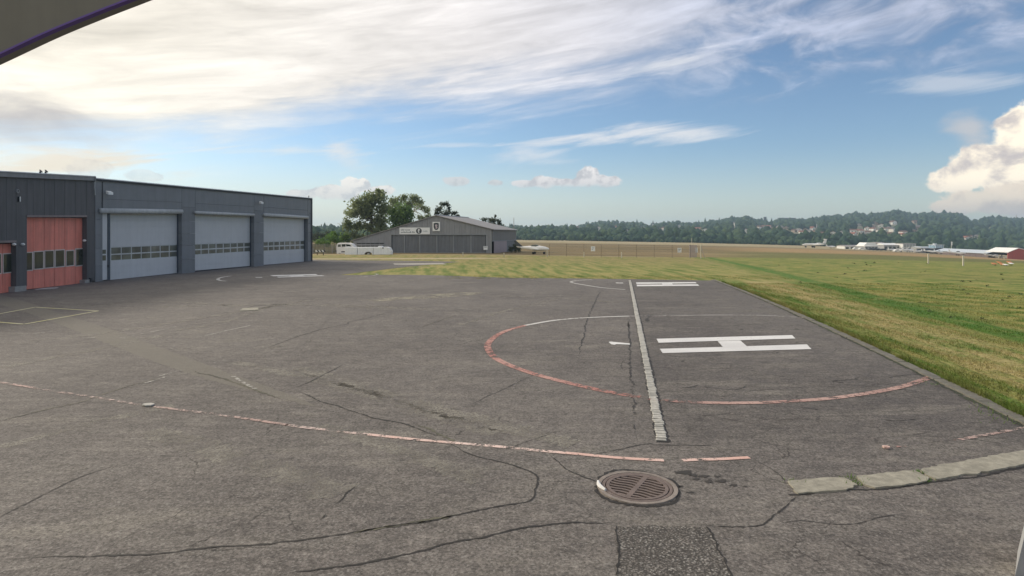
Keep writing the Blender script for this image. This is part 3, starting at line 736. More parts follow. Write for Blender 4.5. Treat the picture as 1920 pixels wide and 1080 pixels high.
# ------------------------------------------------------------------ facades
class Facade:
    """a vertical wall over two ground pixels; photo pixels are laid on it"""
    def __init__(s, p0, p1):
        a, b = G(*p0), G(*p1); s.a = Vector((*a, 0)); s.t = (Vector((*b, 0)) - s.a); s.len = s.t.length; s.t.normalize()
        s.n = Vector((s.t.y, -s.t.x, 0))                 # towards the apron
    def p(s, px, py, d=0.0):
        u = (px - 960) / FPX; o = s.a + s.n * d
        k = (u * o.y - o.x) / (s.t.x - u * s.t.y); q = o + s.t * k
        return Vector((q.x, q.y, CAM_H - (py - HY) / FPX * q.y))
    def s_of(s, px): return (s.p(px, HY) - s.a).dot(s.t)
    def pt(s, along, z, d=0.0): q = s.a + s.t * along + s.n * d; return Vector((q.x, q.y, z))
    def quad(s, m, c, d0, d1):
        """box whose front face shows at the four photo pixels c (TL, TR, BR, BL), from depth d0 out to d1"""
        f = [s.p(*q, d1) for q in c]; o = s.n * (d0 - d1); m.hexa([v + o for v in f] + f); return m
    def rect(s, m, x0, y0, x1, y1, d0, d1): return s.quad(m, [(x0, y0), (x1, y0), (x1, y1), (x0, y1)], d0, d1)
def drop(v, z): return Vector((v.x, v.y, z))

def clad(color, var=.16, seam=0.0, spec=.4, rough=.55, streak=.2):
    def fn(nt, b, out):
        p = nt.pos(); x, y, z = nt.sep(p)
        n = nt.noise(p, 1.3, 6, .62); st = nt.noise(nt.vec(x * 3, y * 3, z * .18), 1.0, 6, .65); f = nt.noise(p, 25, 3, .6)
        col = nt.scale(color, n.lin(.25, .75, 1 - var, 1 + var) * st.lin(.25, .75, 1 - streak, 1 + streak) * f.lin(.2, .8, .96, 1.04))
        nt.link(col, b.inputs['Base Color']); nt.link(n.lin(.2, .8, rough - .1, rough + .12), b.inputs['Roughness']); b.inputs['Specular IOR Level'].default_value = spec
    return fn
M['clad_dark'] = material('dark_cladding', clad((.088, .085, .089), .16, streak=.30))
M['fascia'] = material('fascia_metal', clad((.20, .20, .205), .1, spec=.5, rough=.45))
M['coping'] = material('coping_metal', clad((.62, .63, .64), .06, rough=.4))
M['dark_trim'] = material('dark_trim', clad((.022, .023, .028), .1))
M['panel'] = material('grey_wall_panel', clad((.176, .182, .192), .09, streak=.10))
M['panel_b'] = material('grey_wall_panel_pale', clad((.190, .197, .208), .09, streak=.10))
M['door_grey'] = material('door_panel_grey', clad((.52, .52, .525), .05, streak=.06, rough=.45))
M['door_frame'] = material('door_frame_metal', clad((.50, .51, .51), .05, rough=.4))
M['canopy'] = material('canopy_metal', clad((.42, .43, .43), .08, rough=.4))
M['reveal'] = material('reveal_metal', clad((.055, .068, .085), .1))
M['red'] = material('red_door_paint', clad((.66, .205, .15), .12, streak=.22, rough=.5))
M['pale_frame'] = material('pale_window_frame', clad((.52, .46, .43), .08))
M['lamp_white'] = material('lamp_housing', color=(.75, .75, .73), rough=.4)
M['lintel'] = material('lintel_metal', clad((.21, .17, .165), .12))
def m_glass(dark):
    def fn(nt, b, out):
        p = nt.pos(); n = nt.noise(p, .8, 3, .5)
        nt.link(nt.mix(n.step(.35, .7), dark, tuple(v * 1.9 for v in dark)), b.inputs['Base Color'])
        b.inputs['Roughness'].default_value = .08; b.inputs['Specular IOR Level'].default_value = .55
    return fn
M['glass'] = material('window_glass', m_glass((.030, .034, .026)))
M['glass_pale'] = material('window_glass_dusty', m_glass((.095, .098, .082)))
M['concrete'] = material('plain_concrete', concrete((.30, .29, .27), .22, 4))
M['roof_grey'] = material('roof_membrane', color=(.25, .25, .25), rough=.9)

# ---- grey hangar with three sectional doors
FG = Facade((177, 529), (586, 489.6))
hang = thing('grey_hangar', FG.a.copy(), 'long grey hangar with three tall grey sectional doors', 'hangar')
top = lambda px: 336.3 + (px - 180) * (372.6 - 336.3) / (585 - 180)
bot = lambda px: 529 + (px - 177) * (489.6 - 529) / (586 - 177)
s0, s1 = FG.s_of(178.5), FG.s_of(585)
ztop0 = FG.p(180, top(180)).z; ztop1 = FG.p(585, top(585)).z
m = MB(); m.hexa([FG.pt(s0 + .02, 0, -.75), FG.pt(s1 - .1, 0, -.75), FG.pt(s1 - .1, ztop1 - .25, -.75), FG.pt(s0 + .02, ztop0 - .25, -.75),
                  FG.pt(s0 + .02, 0, -22), FG.pt(s1 - .1, 0, -22), FG.pt(s1 - .1, ztop1 - .25, -22), FG.pt(s0 + .02, ztop0 - .25, -22)])
m.build('core_wall', M['panel'], hang)
m = MB(); m.hexa([FG.pt(s0, ztop0 - .22, -.05), FG.pt(s1 - .06, ztop1 - .22, -.05), FG.pt(s1 - .06, ztop1 - .05, -.05), FG.pt(s0, ztop0 - .05, -.05),
                  FG.pt(s0, ztop0 - .22, -22), FG.pt(s1 - .06, ztop1 - .22, -22), FG.pt(s1 - .06, ztop1 - .05, -22), FG.pt(s0, ztop0 - .05, -22)])
m.build('roof', M['roof_grey'], hang)
m = MB(); FG.quad(m, [(178, top(178) - 1.2), (586, top(586) - .6), (586, top(586) + 1.6), (178, top(178) + 2.4)], -.4, .10); m.build('roof_edge', M['dark_trim'], hang)
m = MB(); FG.quad(m, [(178, top(178) - 3.0), (586, top(586) - 1.6), (586, top(586) - .55), (178, top(178) - 1.25)], -.5, .12); m.build('roof_coping', M['coping'], hang)
FGt = lambda px: top(px) + 2.0
def wpanel(c, k=0):
    m = MB(); FG.quad(m, c, -.35, random.uniform(-.006, .006)); m.build('wall_panel', M['panel'] if k % 2 else M['panel_b'], hang)
E_ = .18
# (left, right) of piers and of lintel fields, in photo pixels
piers = [(178.6, 192.2), (341.2, 365.8), (476.6, 494.4), (577.2, 583.4)]
heads = [(192.5, 340.8), (366.2, 476.2), (494.8, 576.9)]
dtop = [(399.5, 400.5), (402.0, 405.2), (406.2, 410.4)]
kk = 0
for a, b in piers:
    cuts = [FGt((a + b) / 2), 358 if a < 300 else 384 if a < 450 else 392, 0, 0, 0, 0, 0]
    lo = bot((a + b) / 2); hi = FGt((a + b) / 2); fr = [0, .22, .385, .53, .675, .835, 1.0]
    for i in range(6):
        y0a = FGt(a) + (bot(a) - FGt(a)) * fr[i] + .18; y1a = FGt(a) + (bot(a) - FGt(a)) * fr[i + 1] - .18
        y0b = FGt(b) + (bot(b) - FGt(b)) * fr[i] + .18; y1b = FGt(b) + (bot(b) - FGt(b)) * fr[i + 1] - .18
        wpanel([(a, y0a), (b, y0b), (b, y1b), (a, y1a)], kk); kk += 1
for (a, b), (ta, tb) in zip(heads, dtop):
    ya, yb = FGt(a), FGt(b); ma, mb_ = ya + (ta - ya) * .56, yb + (tb - yb) * .56
    wpanel([(a, ya), (b, yb), (b, mb_ - .18), (a, ma - .18)], 0); wpanel([(a, ma + .18), (b, mb_ + .18), (b, tb), (a, ta)], 0)
m = MB(); FG.rect(m, 583.6, 373.5, 586, 489.6, -.3, .05); m.build('corner_trim', M['dark_trim'], hang)
m = MB(); FG.quad(m, [(191.6, 341), (193.0, 341), (193.0, 399), (191.6, 399)], -.02, .03); m.build('joint_strip', M['dark_trim'], hang)
# doors
DR = -.50
door_px = [(188, 341.2, 399.5, 400.7, 'pass'), (360, 476.6, 402.2, 405.2, ''), (490, 577.2, 406.4, 410.4, '')]
leaf = [dict(x0=206.8, x1=334.5, xl=186, t=(400.2, 401.6), wt=(463.6, 458.4), wm=(477.2, 470.6), wb=(489.2, 481.4), b=(525.0, 511.6), n=7),
        dict(x0=356.5, x1=470.3, xl=352, t=(402.0, 405.2), wt=(457.4, 454.2), wm=(468.2, 462.8), wb=(478.0, 471.8), b=(507.4, 498.4), n=8),
        dict(x0=486.5, x1=572.2, xl=482, t=(406.0, 410.5), wt=(453.2, 450.6), wm=(462.0, 459.0), wb=(470.8, 467.6), b=(496.6, 490.2), n=8)]
for i, (L, (pa, pb, ta, tb, kind)) in enumerate(zip(leaf, door_px)):
    lerp = lambda q, x: q[0] + (q[1] - q[0]) * (x - (206.8 if i == 0 else (366.5, 366.5, 495.5)[i])) / (L['x1'] - (206.8 if i == 0 else (366.5, 366.5, 495.5)[i]))
    x0, x1 = L['x0'], L['x1']
    # far jamb of the recess
    m = MB(); FG.quad(m, [(x1 + .2, lerp(L['t'], x1)), (x1 + 9, lerp(L['t'], x1 + 9)), (x1 + 9, bot(x1 + 7) ), (x1 + .2, bot(x1) + .9)], DR - .2, DR - .06); m.build('door_jamb', M['reveal'], hang)
    sA, sB = FG.s_of(pa if i else 190.8), FG.s_of(pb)
    m = MB(); m.hexa([FG.pt(sB + .004, 0, -.72), FG.pt(sB + .06, 0, -.72), FG.pt(sB + .06, 6.2, -.72), FG.pt(sB + .004, 6.2, -.72), FG.pt(sB + .004, 0, -.36), FG.pt(sB + .06, 0, -.36), FG.pt(sB + .06, 6.2, -.36), FG.pt(sB + .004, 6.2, -.36)]); m.build('door_jamb', M['reveal'], hang)
    m = MB(); FG.quad(m, [(x0, lerp(L['t'], x0) - 3), (x1, lerp(L['t'], x1) - 3), (x1, lerp(L['b'], x1)), (x0, lerp(L['b'], x0))], DR - .08, DR - .03)
    dob = m.build('sectional_door', M['door_frame'], hang)
    def row(ya, yb, cnt):
        for r in range(cnt):
            f0, f1 = r / cnt, (r + 1) / cnt
            c = [(x0, lerp(ya, x0) + (lerp(yb, x0) - lerp(ya, x0)) * f0 + .14), (x1, lerp(ya, x1) + (lerp(yb, x1) - lerp(ya, x1)) * f0 + .14),
                 (x1, lerp(ya, x1) + (lerp(yb, x1) - lerp(ya, x1)) * f1 - .14), (x0, lerp(ya, x0) + (lerp(yb, x0) - lerp(ya, x0)) * f1 - .14)]
            m = MB(); FG.quad(m, c, DR - .04, DR + .0); m.build('door_panel', M['door_grey'], dob)
    row(L['t'], L['wt'], 5); row(L['wb'], L['b'], 3)
    wd = (x1 - (206.8 if i == 0 else (0, 366.6, 495.5)[i])) / (L['n'] if i == 0 else L['n'] - .35)
    # panes, from the far jamb back towards the camera
    for r, (ya, yb) in enumerate(((L['wt'], L['wm']), (L['wm'], L['wb']))):
        xr = x1 - .8
        for k in range(L['n'] + (0 if i == 0 else 1)):
            sc = 1.0 + .19 * (k - L['n'] / 2) / L['n']
            xl = xr - wd * sc
            if xl < x0 - .5: xl = x0 + .3
            if xr - xl < 1: break
            g = 1.0
            c = [(xl + g, lerp(ya, xl) + 1.1), (xr - g * .6, lerp(ya, xr) + 1.1), (xr - g * .6, lerp(yb, xr) - 1.1), (xl + g, lerp(yb, xl) - 1.1)]
            m = MB(); FG.quad(m, c, DR - .04, DR - .022); m.build('pane', M['glass_pale'], dob)
            xr = xl
    # bottom seal
    m = MB(); FG.quad(m, [(x0, lerp(L['b'], x0) + .2), (x1, lerp(L['b'], x1) + .2), (x1, bot(x1) + 1.2), (x0, bot(x0) + 1.2)], DR - .08, DR - .02); m.build('bottom_seal', M['dark_trim'], hang)
# canopies over the doors: rolled light metal
for (xa, xb, ya, yb, h0, h1) in [(187.5, 341.5, 395.2, 396.8, .20, .20), (365.5, 476.0, 398.5, 403.2, .15, .15), (494.5, 577.2, 402.6, 407.6, .19, .19)]:
    P0, P1 = FG.p(xa, ya, .14), FG.p(xb, yb, .14); m = MB(); R = []
    for q in range(2):
        P = (P0, P1)[q]; ring_ = []
        for t in np.linspace(0, 2 * math.pi, 15)[:-1]: ring_.append(P + FG.n * (.14 * math.cos(t)) + Vector((0, 0, h0 * math.sin(t))))
        R.append(ring_)
    m.rings(R); m.build('door_canopy', M['canopy'], hang, smooth=True)
# pass door strip left of the first door
m = MB(); FG.quad(m, [(191.5, 399.5), (201.5, 400), (201.5, 524.0), (191.5, 525.5)], -.45, -.12); pd = m.build('side_panel', M['door_grey'], hang)
for ya, yb in ((468.3, 476.0), (478.8, 488.6)):
    m = MB(); FG.quad(m, [(191.8, ya), (198.6, ya - .3), (198.6, yb - .3), (191.8, yb)], -.13, -.105); m.build('pane', M['glass_pale'], pd)
m = MB(); FG.quad(m, [(202.0, 400), (206.6, 400.3), (206.6, 524.5), (202.0, 525.3)], -.5, -.08); m.build('guide_rail', M['reveal'], hang)
m = MB(); FG.quad(m, [(203.2, 497), (204.8, 497), (204.8, 501), (203.2, 501)], -.08, .0); m.build('switch_box', M['dark_trim'], hang)
# floodlights, downpipe, rod
for px, py in ((203, 361), (488.5, 379.5)):
    m = MB(); m.tube([FG.p(px, py, 0), FG.p(px, py - .5, .4)], .05, 6); a = FG.p(px, py, .42)
    fl = m.build('floodlight_arm', M['dark_trim'], hang)
    m = MB(); m.hexa([a + FG.t * s_ + FG.n * d_ + Vector((0, 0, z_)) for s_, d_, z_ in ((-.22, 0, -.1), (.22, 0, -.1), (.22, 0, .12), (-.22, 0, .12), (-.22, .22, -.16), (.22, .22, -.16), (.22, .22, .02), (-.22, .22, .02))]); m.build('floodlight', M['lamp_white'], hang)
m = MB(); m.tube([FG.p(579, 372, -.3), FG.p(579, 367, -.3)], .05, 6); m.build('roof_rod', M['dark_trim'], hang)

# ---- dark hangar with red folding doors
FD = Facade((0, 551.6), (177.4, 529))
dh = thing('dark_hangar', FD.a.copy(), 'dark clad hangar with red folding doors and pale fascia', 'hangar')
dtopf = lambda px: 331 + px * (338.5 - 331) / 179; dbot = lambda px: 551.6 + px * (529 - 551.6) / 177.4
sd0, sd1 = FD.s_of(-230), FD.s_of(178)
zt = FD.p(90, 330).z
m = MB(); m.hexa([FD.pt(sd0, 0, -.6), FD.pt(sd1 - .1, 0, -.6), FD.pt(sd1 - .1, zt, -.6), FD.pt(sd0, zt, -.6), FD.pt(sd0, 0, -18), FD.pt(sd1 - .1, 0, -18), FD.pt(sd1 - .1, zt, -18), FD.pt(sd0, zt, -18)]); m.build('core_wall', M['clad_dark'], dh)
m = MB(); FD.quad(m, [(-235, 316), (179.3, 332.2), (179.3, 338.6), (-235, 323.5)], -.5, .22); 
m2 = MB(); FD.quad(m2, [(-235, 308.2), (179.5, 331.2), (179.5, 338.8), (-235, 321.0)], -.6, .20); m2.build('fascia', M['fascia'], dh)
m = MB(); FD.quad(m, [(-235, 306.8), (179.8, 330.0), (179.8, 331.6), (-235, 308.8)], -18, .26); m.build('roof_coping', M['coping'], dh)
m = MB(); FD.quad(m, [(179.0, 331.5), (180.2, 331.5), (180.2, 340.5), (179.0, 340.5)], -.6, .24); m.build('gutter_end', M['fascia'], dh)
# vertical cladding strips; openings: second door 51-162.5 from y 406, first door up to 30 from y 455
seams = [-230, -190, -150, -110, -70, -35, -8, 12.5, 30.2, 50.8, 62, 83, 102.5, 121.6, 141, 162.6, 177.6]
for a, b in zip(seams[:-1], seams[1:]):
    lo_a, lo_b = dbot(a), dbot(b)
    if 50 < a < 162 : lo_a = lo_b = 404.5 + (a - 52) * -.0
    elif a < 30: lo_a = 451.5; lo_b = 451.0
    if a >= 162: lo_a, lo_b = 527.5, 526.0
    if 30 <= a < 50: lo_a, lo_b = 538.5, 536.5
    g = .22
    m = MB(); FD.quad(m, [(a + g, dtopf(a) - 1), (b - g, dtopf(b) - 1), (b - g, lo_b), (a + g, lo_a)], -.4, random.uniform(-.008, .008)); m.build('cladding_panel', M['clad_dark'], dh)
    m = MB(); FD.quad(m, [(a - .22, dtopf(a)), (a + .22, dtopf(a)), (a + .22, min(lo_a, lo_b)), (a - .22, min(lo_a, lo_b))], -.3, -.02); m.build('cladding_seam', M['dark_trim'], dh)
m = MB(); FD.rect(m, 51, 403.6, 163.5, 407.2, -.4, .06); m.build('lintel', M['lintel'], dh)
m = MB(); FD.quad(m, [(-60, 452.5), (31, 450.6), (31, 454.6), (-60, 457)], -.4, .06); m.build('lintel', M['lintel'], dh)
m = MB(); FD.quad(m, [(28, 537.5), (49.5, 535.5), (50, 546.6), (28, 549.2)], -.4, .05); m.build('plinth', M['concrete'], dh)
m = MB(); FD.quad(m, [(159.5, 525), (171.5, 523.3), (171.5, 530.2), (159.5, 531.8)], -.4, .06); m.build('plinth', M['concrete'], dh)
m = MB(); FD.rect(m, 170.2, 521.5, 173.4, 528.5, 0, .14); m.build('junction_box', M['dark_trim'], dh)
RD = -.32
def red_door(x0, x1, ty, by, cuts, wins, glass_only=()):
    m = MB(); FD.quad(m, [(x0, ty(x0) - 2), (x1, ty(x1) - 2), (x1, by(x1)), (x0, by(x0))], RD - .1, RD - .05); d = m.build('folding_door', M['dark_trim'], dh)
    for a, b in zip(cuts[:-1], cuts[1:]):
        m = MB(); g = .35; FD.quad(m, [(a + g, ty(a)), (b - g, ty(b)), (b - g, by(b) - .5), (a + g, by(a) - .5)], RD - .05, RD); m.build('door_leaf', M['red'], d)
    for a, b, y0, y1 in wins:
        m = MB(); FD.quad(m, [(a - 1.6, y0[0] - 1.8), (b + 1.6, y0[1] - 1.8), (b + 1.6, y1[1] + 1.8), (a - 1.6, y1[0] + 1.8)], RD - .02, RD + .03); m.build('window_frame', M['pale_frame'], d)
        m = MB(); FD.quad(m, [(a, y0[0]), (b, y0[1]), (b, y1[1]), (a, y1[0])], RD + .0, RD + .036); m.build('pane', M['glass'], d)
    return d
by2 = lambda x: 543 + (x - 50) * (531.2 - 543) / 108; ty2 = lambda x: 407.8 + (x - 51) * .012
red_door(49, 158.4, ty2, by2, [46, 62, 83, 102.3, 121.6, 141, 158.4],
         [(46, 60.2, (474.6, 473.8), (506.8, 505.6)), (64.8, 80.8, (472.8, 471.8), (504.2, 502.6)), (85, 100.4, (471, 470.3), (502, 500.4)), (104.6, 120.2, (470, 469), (500.4, 498.6)),
          (125, 138.2, (470.8, 470), (498.4, 496.8)), (143, 157.4, (467.6, 466.8), (498.2, 496.4))])
by1 = lambda x: 551.6 + x * -.155; ty1 = lambda x: 457.5 - x * .03
red_door(-80, 25.8, ty1, by1, [-80, -60, -40, -17, 4.6, 25.8], [(-57, -43, (481, 480), (519, 517)), (-37, -20, (479, 478), (516.5, 514.5)), (-14, 1.6, (477.6, 476.6), (513.6, 511.8)), (7, 23.0, (477, 475.8), (511.4, 509.4))])
for px, py in ((27, 458), (43.5, 458), (158.8, 451)):
    a = FD.p(px, py, .1); m = MB(); m.rings([[a + FD.n * (dd) + FD.t * (r * math.cos(t)) + Vector((0, 0, r * math.sin(t))) for t in np.linspace(0, 2 * math.pi, 11)[:-1]] for dd, r in ((-.1, .07), (0, .085), (.08, .05))]); m.build('wall_lamp', M['lamp_white'], dh)
a = FD.p(33, 358.5, .03); m = MB()
m.rings([[a + FD.n * dd + FD.t * (r * math.cos(t)) + Vector((0, 0, r * math.sin(t))) for t in np.linspace(0, 2 * math.pi, 19)[:-1]] for dd, r in ((-.06, .13), (.03, .13), (.03, .08), (-.02, .07))]); m.build('vent_ring', M['fascia'], dh)
m = MB(); FD.rect(m, 36.0, 368.5, 37.4, 378, -.02, .10); m.build('alarm_box', M['dark_trim'], dh)
m = MB(); FD.rect(m, 37.5, 368.5, 39.0, 378, -.02, .12); m.build('alarm_front', M['lamp_white'], dh)
m = MB(); FD_p = [FD.p(177.8, 340, .16), FD.p(177.4, 352, .16), FD.p(178.3, 360, .10), FD.p(178.4, 366, .10)]; m.tube(FD_p, .035, 8); m.build('downpipe', M['canopy'], dh)
for px in (75.3, 85.6):
    a = FD.p(px, 326, -.2); m = MB(); m.tube([a, a + Vector((0, 0, .14)), a + Vector((0, 0, .18)) + FD.n * .05], [.05, .06, .13], 8); m.build('roof_vent', M['dark_trim'], dh)
# floor plate in front of the red door
tag(MB().prism([(*G(66, 544), AZ), (*G(104, 541.5), AZ), (*G(110, 539.6), AZ), (*G(80, 541.0), AZ)], (0, 0, .03)).build('door_mat', material('pale_metal_plate', concrete((.42, .38, .36), .2, 5))), 'pale metal plate on the asphalt before the red folding door', 'metal plate')

# ------------------------------------------------------------------ trees
def leaf_mat(name, c1, c2, trans=.35, vs=.35):
    def fn(nt, b, out):
        p = nt.pos(); n = nt.noise(p, vs, 4, .6); f = nt.noise(p, 3.0, 3, .7)
        col = nt.scale(nt.mix(n.step(.3, .7), c1, c2), f.lin(.2, .8, .65, 1.35))
        nt.link(col, b.inputs['Base Color']); b.inputs['Roughness'].default_value = .7; b.inputs['Specular IOR Level'].default_value = .25
        tr = nt.new('ShaderNodeBsdfTranslucent'); nt.link(col, tr.inputs[0])
        mx = nt.new('ShaderNodeMixShader'); mx.inputs[0].default_value = trans
        nt.link(b.outputs[0], mx.inputs[1]); nt.link(tr.outputs[0], mx.inputs[2]); nt.link(mx.outputs[0], out.inputs[0])
    return material(name, fn)
M['leaf_grey'] = leaf_mat('leaves_greygreen', (.19, .235, .11), (.25, .285, .15), .6)
M['leaf_green'] = leaf_mat('leaves_green', (.115, .19, .055), (.15, .23, .07), .6)
M['leaf_dark'] = leaf_mat('leaves_dark', (.040, .055, .028), (.07, .085, .04), .3)
M['leaf_bush'] = leaf_mat('leaves_bush', (.10, .20, .045), (.15, .23, .06), .5)
M['bark'] = material('bark', color=(.085, .068, .05), rough=.95, var=.3)
M['bark_pale'] = material('bark_pale', color=(.40, .35, .27), rough=.9, var=.2)

def leaves(clumps, per, size, hollow=.58):
    """little leaf quads spread through ellipsoid clumps: rows of (centre, radii)"""
    VS = []
    for c_, r in clumps:
        n = max(12, int(per * (r[0] * r[2]) ** .9))
        d = rng.normal(size=(n, 3)); d /= np.linalg.norm(d, axis=1)[:, None]
        rad = (hollow + (1 - hollow) * rng.random(n) ** .55) * (1 + .22 * rng.normal(size=n)).clip(.6, 1.55)
        # sprays: pull the leaves towards a few twigs so that gaps open between them
        k = max(4, n // 26); tw = rng.normal(size=(k, 3)); tw /= np.linalg.norm(tw, axis=1)[:, None]
        d = d * .55 + tw[rng.integers(0, k, n)] * .6
        P = np.array(c_) + d * rad[:, None] * np.array(r)
        a = rng.normal(size=(n, 3)); a /= np.linalg.norm(a, axis=1)[:, None]
        b = np.cross(a, rng.normal(size=(n, 3))); b /= np.maximum(np.linalg.norm(b, axis=1), 1e-6)[:, None]
        s = size * (.6 + .8 * rng.random(n))[:, None]
        VS.append(np.stack([P - a * s, P - b * s * .55, P + a * s, P + b * s * .55], 1))
    V = np.concatenate(VS).reshape(-1, 3); return V, np.arange(len(V)).reshape(-1, 4)
def tree(name, label, blobs, yd, trunk, leafm, barkm, per=78, size=.28, group=None, limbs=True, cat='tree', depth=.8, tr=.3):
    base = at(trunk[0][0], trunk[0][1], yd); base.z = float(ground_z(base.x, base.y))
    t = thing(name, base, label, cat, group)
    pts = [base] + [at(px, py, yd) for px, py in trunk[1:]]
    m = MB(); n = len(pts); m.tube(pts, [tr * (1 - .65 * i / max(1, n - 1)) for i in range(n)], 7)
    sc = yd / FPX; cl = []
    for (px, py, rx, ry) in blobs:
        for _ in range(3):
            yy = yd + random.uniform(-1, 1) * rx * sc * depth
            q = at(px + random.uniform(-.25, .25) * rx, py + random.uniform(-.25, .25) * ry, yy)
            k = random.uniform(.78, 1.12); cl.append((q, (rx * sc * k, rx * sc * k * .9, ry * sc * k)))
        if limbs:
            e = at(px, py, yd + random.uniform(-.4, .4) * rx * sc); s_ = pts[-1].lerp(pts[max(0, n - 2)], random.uniform(0, .8))
            mid = s_.lerp(e, .5) + Vector((0, 0, .12 * (e - s_).length)); m.tube([s_, mid, e], [tr * .32, tr * .2, tr * .06], 5)
    m.build('trunk', barkm, t)
    V, F = leaves(cl, per, size); V = V - np.array(base)
    raw_mesh('crown', V, F, leafm, t)
    return t
YT = 128
tree('willow_tree', 'tallest spreading grey-green tree behind the gliding hangar', [(700, 372, 22, 15), (716, 368, 14, 12), (675, 384, 18, 14), (664, 402, 18, 14), (688, 398, 22, 18), (718, 392, 16, 20), (655, 420, 13, 13), (690, 425, 10, 10), (686, 455, 16, 8), (708, 438, 12, 12), (668, 455, 14, 8), (671, 424, 13, 10),
     (713, 420, 14, 18), (660, 440, 14, 10), (678, 446, 14, 8), (722, 434, 12, 14), (704, 450, 18, 8), (708, 357, 7, 4), (690, 384, 16, 14)], YT,
     [(699, 478), (698, 445), (697, 420), (696, 398)], M['leaf_grey'], M['bark'], per=90, size=.26, tr=.42)
tree('bushy_tree', 'bright green rounded tree between the tall grey-green tree and hangar roof', [(755, 398, 20, 18), (742, 412, 16, 16), (762, 414, 16, 14), (748, 428, 16, 12), (738, 400, 10, 12), (765, 400, 12, 12)], YT - 4,
     [(752, 476), (752, 440), (752, 415)], M['leaf_green'], M['bark'], per=90, size=.24)
tree('broad_tree', 'olive tree whose crown tops the bright green rounded one', [(757, 372, 10, 8), (775, 371, 13, 8), (745, 378, 12, 10), (736, 376, 6, 7), (768, 382, 14, 9), (786, 380, 10, 6), (730, 392, 8, 10)], YT + 8,
     [(762, 476), (764, 430), (765, 392)], M['leaf_grey'], M['bark'], per=90, size=.24)
tree('pale_trunk_tree', 'thin leaning tree with pale bare trunk above the hangar gable', [(793, 389, 11, 7), (801, 398, 8, 8), (786, 407, 7, 6), (797, 409, 8, 5), (783, 384, 7, 4), (803, 406, 6, 6)], YT + 2,
     [(766, 476), (769, 420), (774, 400), (779, 388)], M['leaf_grey'], M['bark_pale'], per=78, size=.2, tr=.32)
tree('dark_tree', 'dark tree with an open top behind the hangar ridge', [(832, 383, 8, 5), (838, 382, 6, 5), (823, 393, 9, 8), (843, 391, 4, 8), (836, 401, 12, 6), (852, 400, 7, 4), (818, 399, 6, 6), (858, 404, 5, 3)], YT + 10,
     [(838, 470), (838, 425), (836, 402)], M['leaf_dark'], M['bark'], per=102, size=.2)
tree('dark_tree', 'low dark tree behind the lower end of the hangar roof', [(925, 413, 13, 6), (911, 412, 9, 4), (929, 405, 3, 3), (936, 420, 6, 9), (922, 424, 15, 8)], YT + 16,
     [(925, 470), (925, 440), (926, 418)], M['leaf_dark'], M['bark'], per=102, size=.2)
for bl, lab, yd, lm in [([(622, 447, 13, 9), (634, 452, 11, 8), (627, 439, 7, 5)], 'bright green bush beside the white van', 122, 'leaf_bush'), ([(603, 454, 13, 7), (613, 457, 10, 5)], 'low yellow-green bush near the hangar corner', 119, 'leaf_bush'),
                    ([(646, 448, 11, 10), (655, 456, 9, 6)], 'dull green bush behind the white van roof', 126, 'leaf_green'), ([(594, 443, 9, 6), (606, 441, 8, 5), (615, 437, 5, 5)], 'dark blue-green tree beyond the bushes near the hangar corner', 210, 'leaf_dark'),
                    ([(578, 447, 14, 9), (566, 444, 12, 8)], 'dark shrub partly hidden by the grey hangar corner', 150, 'leaf_dark')]:
    cx = sum(b[0] for b in bl) / len(bl)
    tree('bush', lab, bl, yd, [(cx, 476), (cx, 462), (cx, 452)], M[lm], M['bark'], per=120, size=.2, limbs=False, cat='bush', tr=.12)
tree('bush', 'dark bush under the east wall of the gliding hangar', [(966, 463, 6, 8), (974, 468, 6, 5), (958, 467, 7, 6)], 118, [(966, 476), (966, 470), (966, 464)], M['leaf_dark'], M['bark'], per=180, size=.14, limbs=False, cat='bush', tr=.08)

# ------------------------------------------------------------------ gliding hangar
YH = 112.0
M['glider_wall'] = material('glider_hangar_cladding', clad((.25, .252, .262), .1, streak=.18))
M['glider_door'] = material('glider_hangar_door', clad((.150, .156, .168), .1, streak=.22))
M['glider_roof'] = material('glider_hangar_roof', clad((.25, .235, .225), .12, streak=.12))
M['glider_post'] = material('door_post', clad((.26, .27, .28), .08))
M['plank_wall'] = material('grey_board_wall', clad((.185, .172, .160), .15, streak=.25))
M['pink_door'] = material('pink_board_door', clad((.36, .285, .29), .1, streak=.2))
fz = lambda px: Vector((at(px, 474, YH).x, YH, 0))
gh = thing('gliding_hangar', (fz(815).x, YH, 0), 'wide low grey gabled hangar with sliding doors beyond the grass', 'hangar')
W = lambda px, py, d=0.0: at(px, py, YH - d)
def zat(px, py): return at(px, py, YH).z
xl, xr, xm = at(662, 450, YH).x, at(922, 430, YH).x, at(817, 404, YH).x
zl, zr, zm = zat(662, 452), zat(922, 430.5), zat(817, 404.5)
gz = -.15
# front wall in vertical cladding sheets, above the doors and on the lean-to
def roofz(x): return zl + (zm - zl) * (x - xl) / (xm - xl) if x < xm else zm + (zr - zm) * (x - xm) / (xr - xm)
dz = zat(735, 440.2); xd0, xd1 = at(735, 440, YH).x, at(910, 440, YH).x
xs = np.linspace(xl, xr, 27)
for a, b in zip(xs[:-1], xs[1:]):
    g = .012; cuts = [(a + g, b - g)]
    for a_, b_ in cuts:
        lo = gz if (b_ < xd0 + .3 or a_ > xd1 - .3) else dz
        zz = [(a_, roofz(a_) - .02), (b_, roofz(b_) - .02)]
        if a_ < xm < b_: zz.insert(1, (xm, zm - .02))
        m = MB(); m.prism([(a_, YH, lo), (b_, YH, lo)] + [(x, YH, z) for x, z in zz[::-1]], (0, .15, 0)); m.build('cladding_sheet', M['glider_wall'], gh)
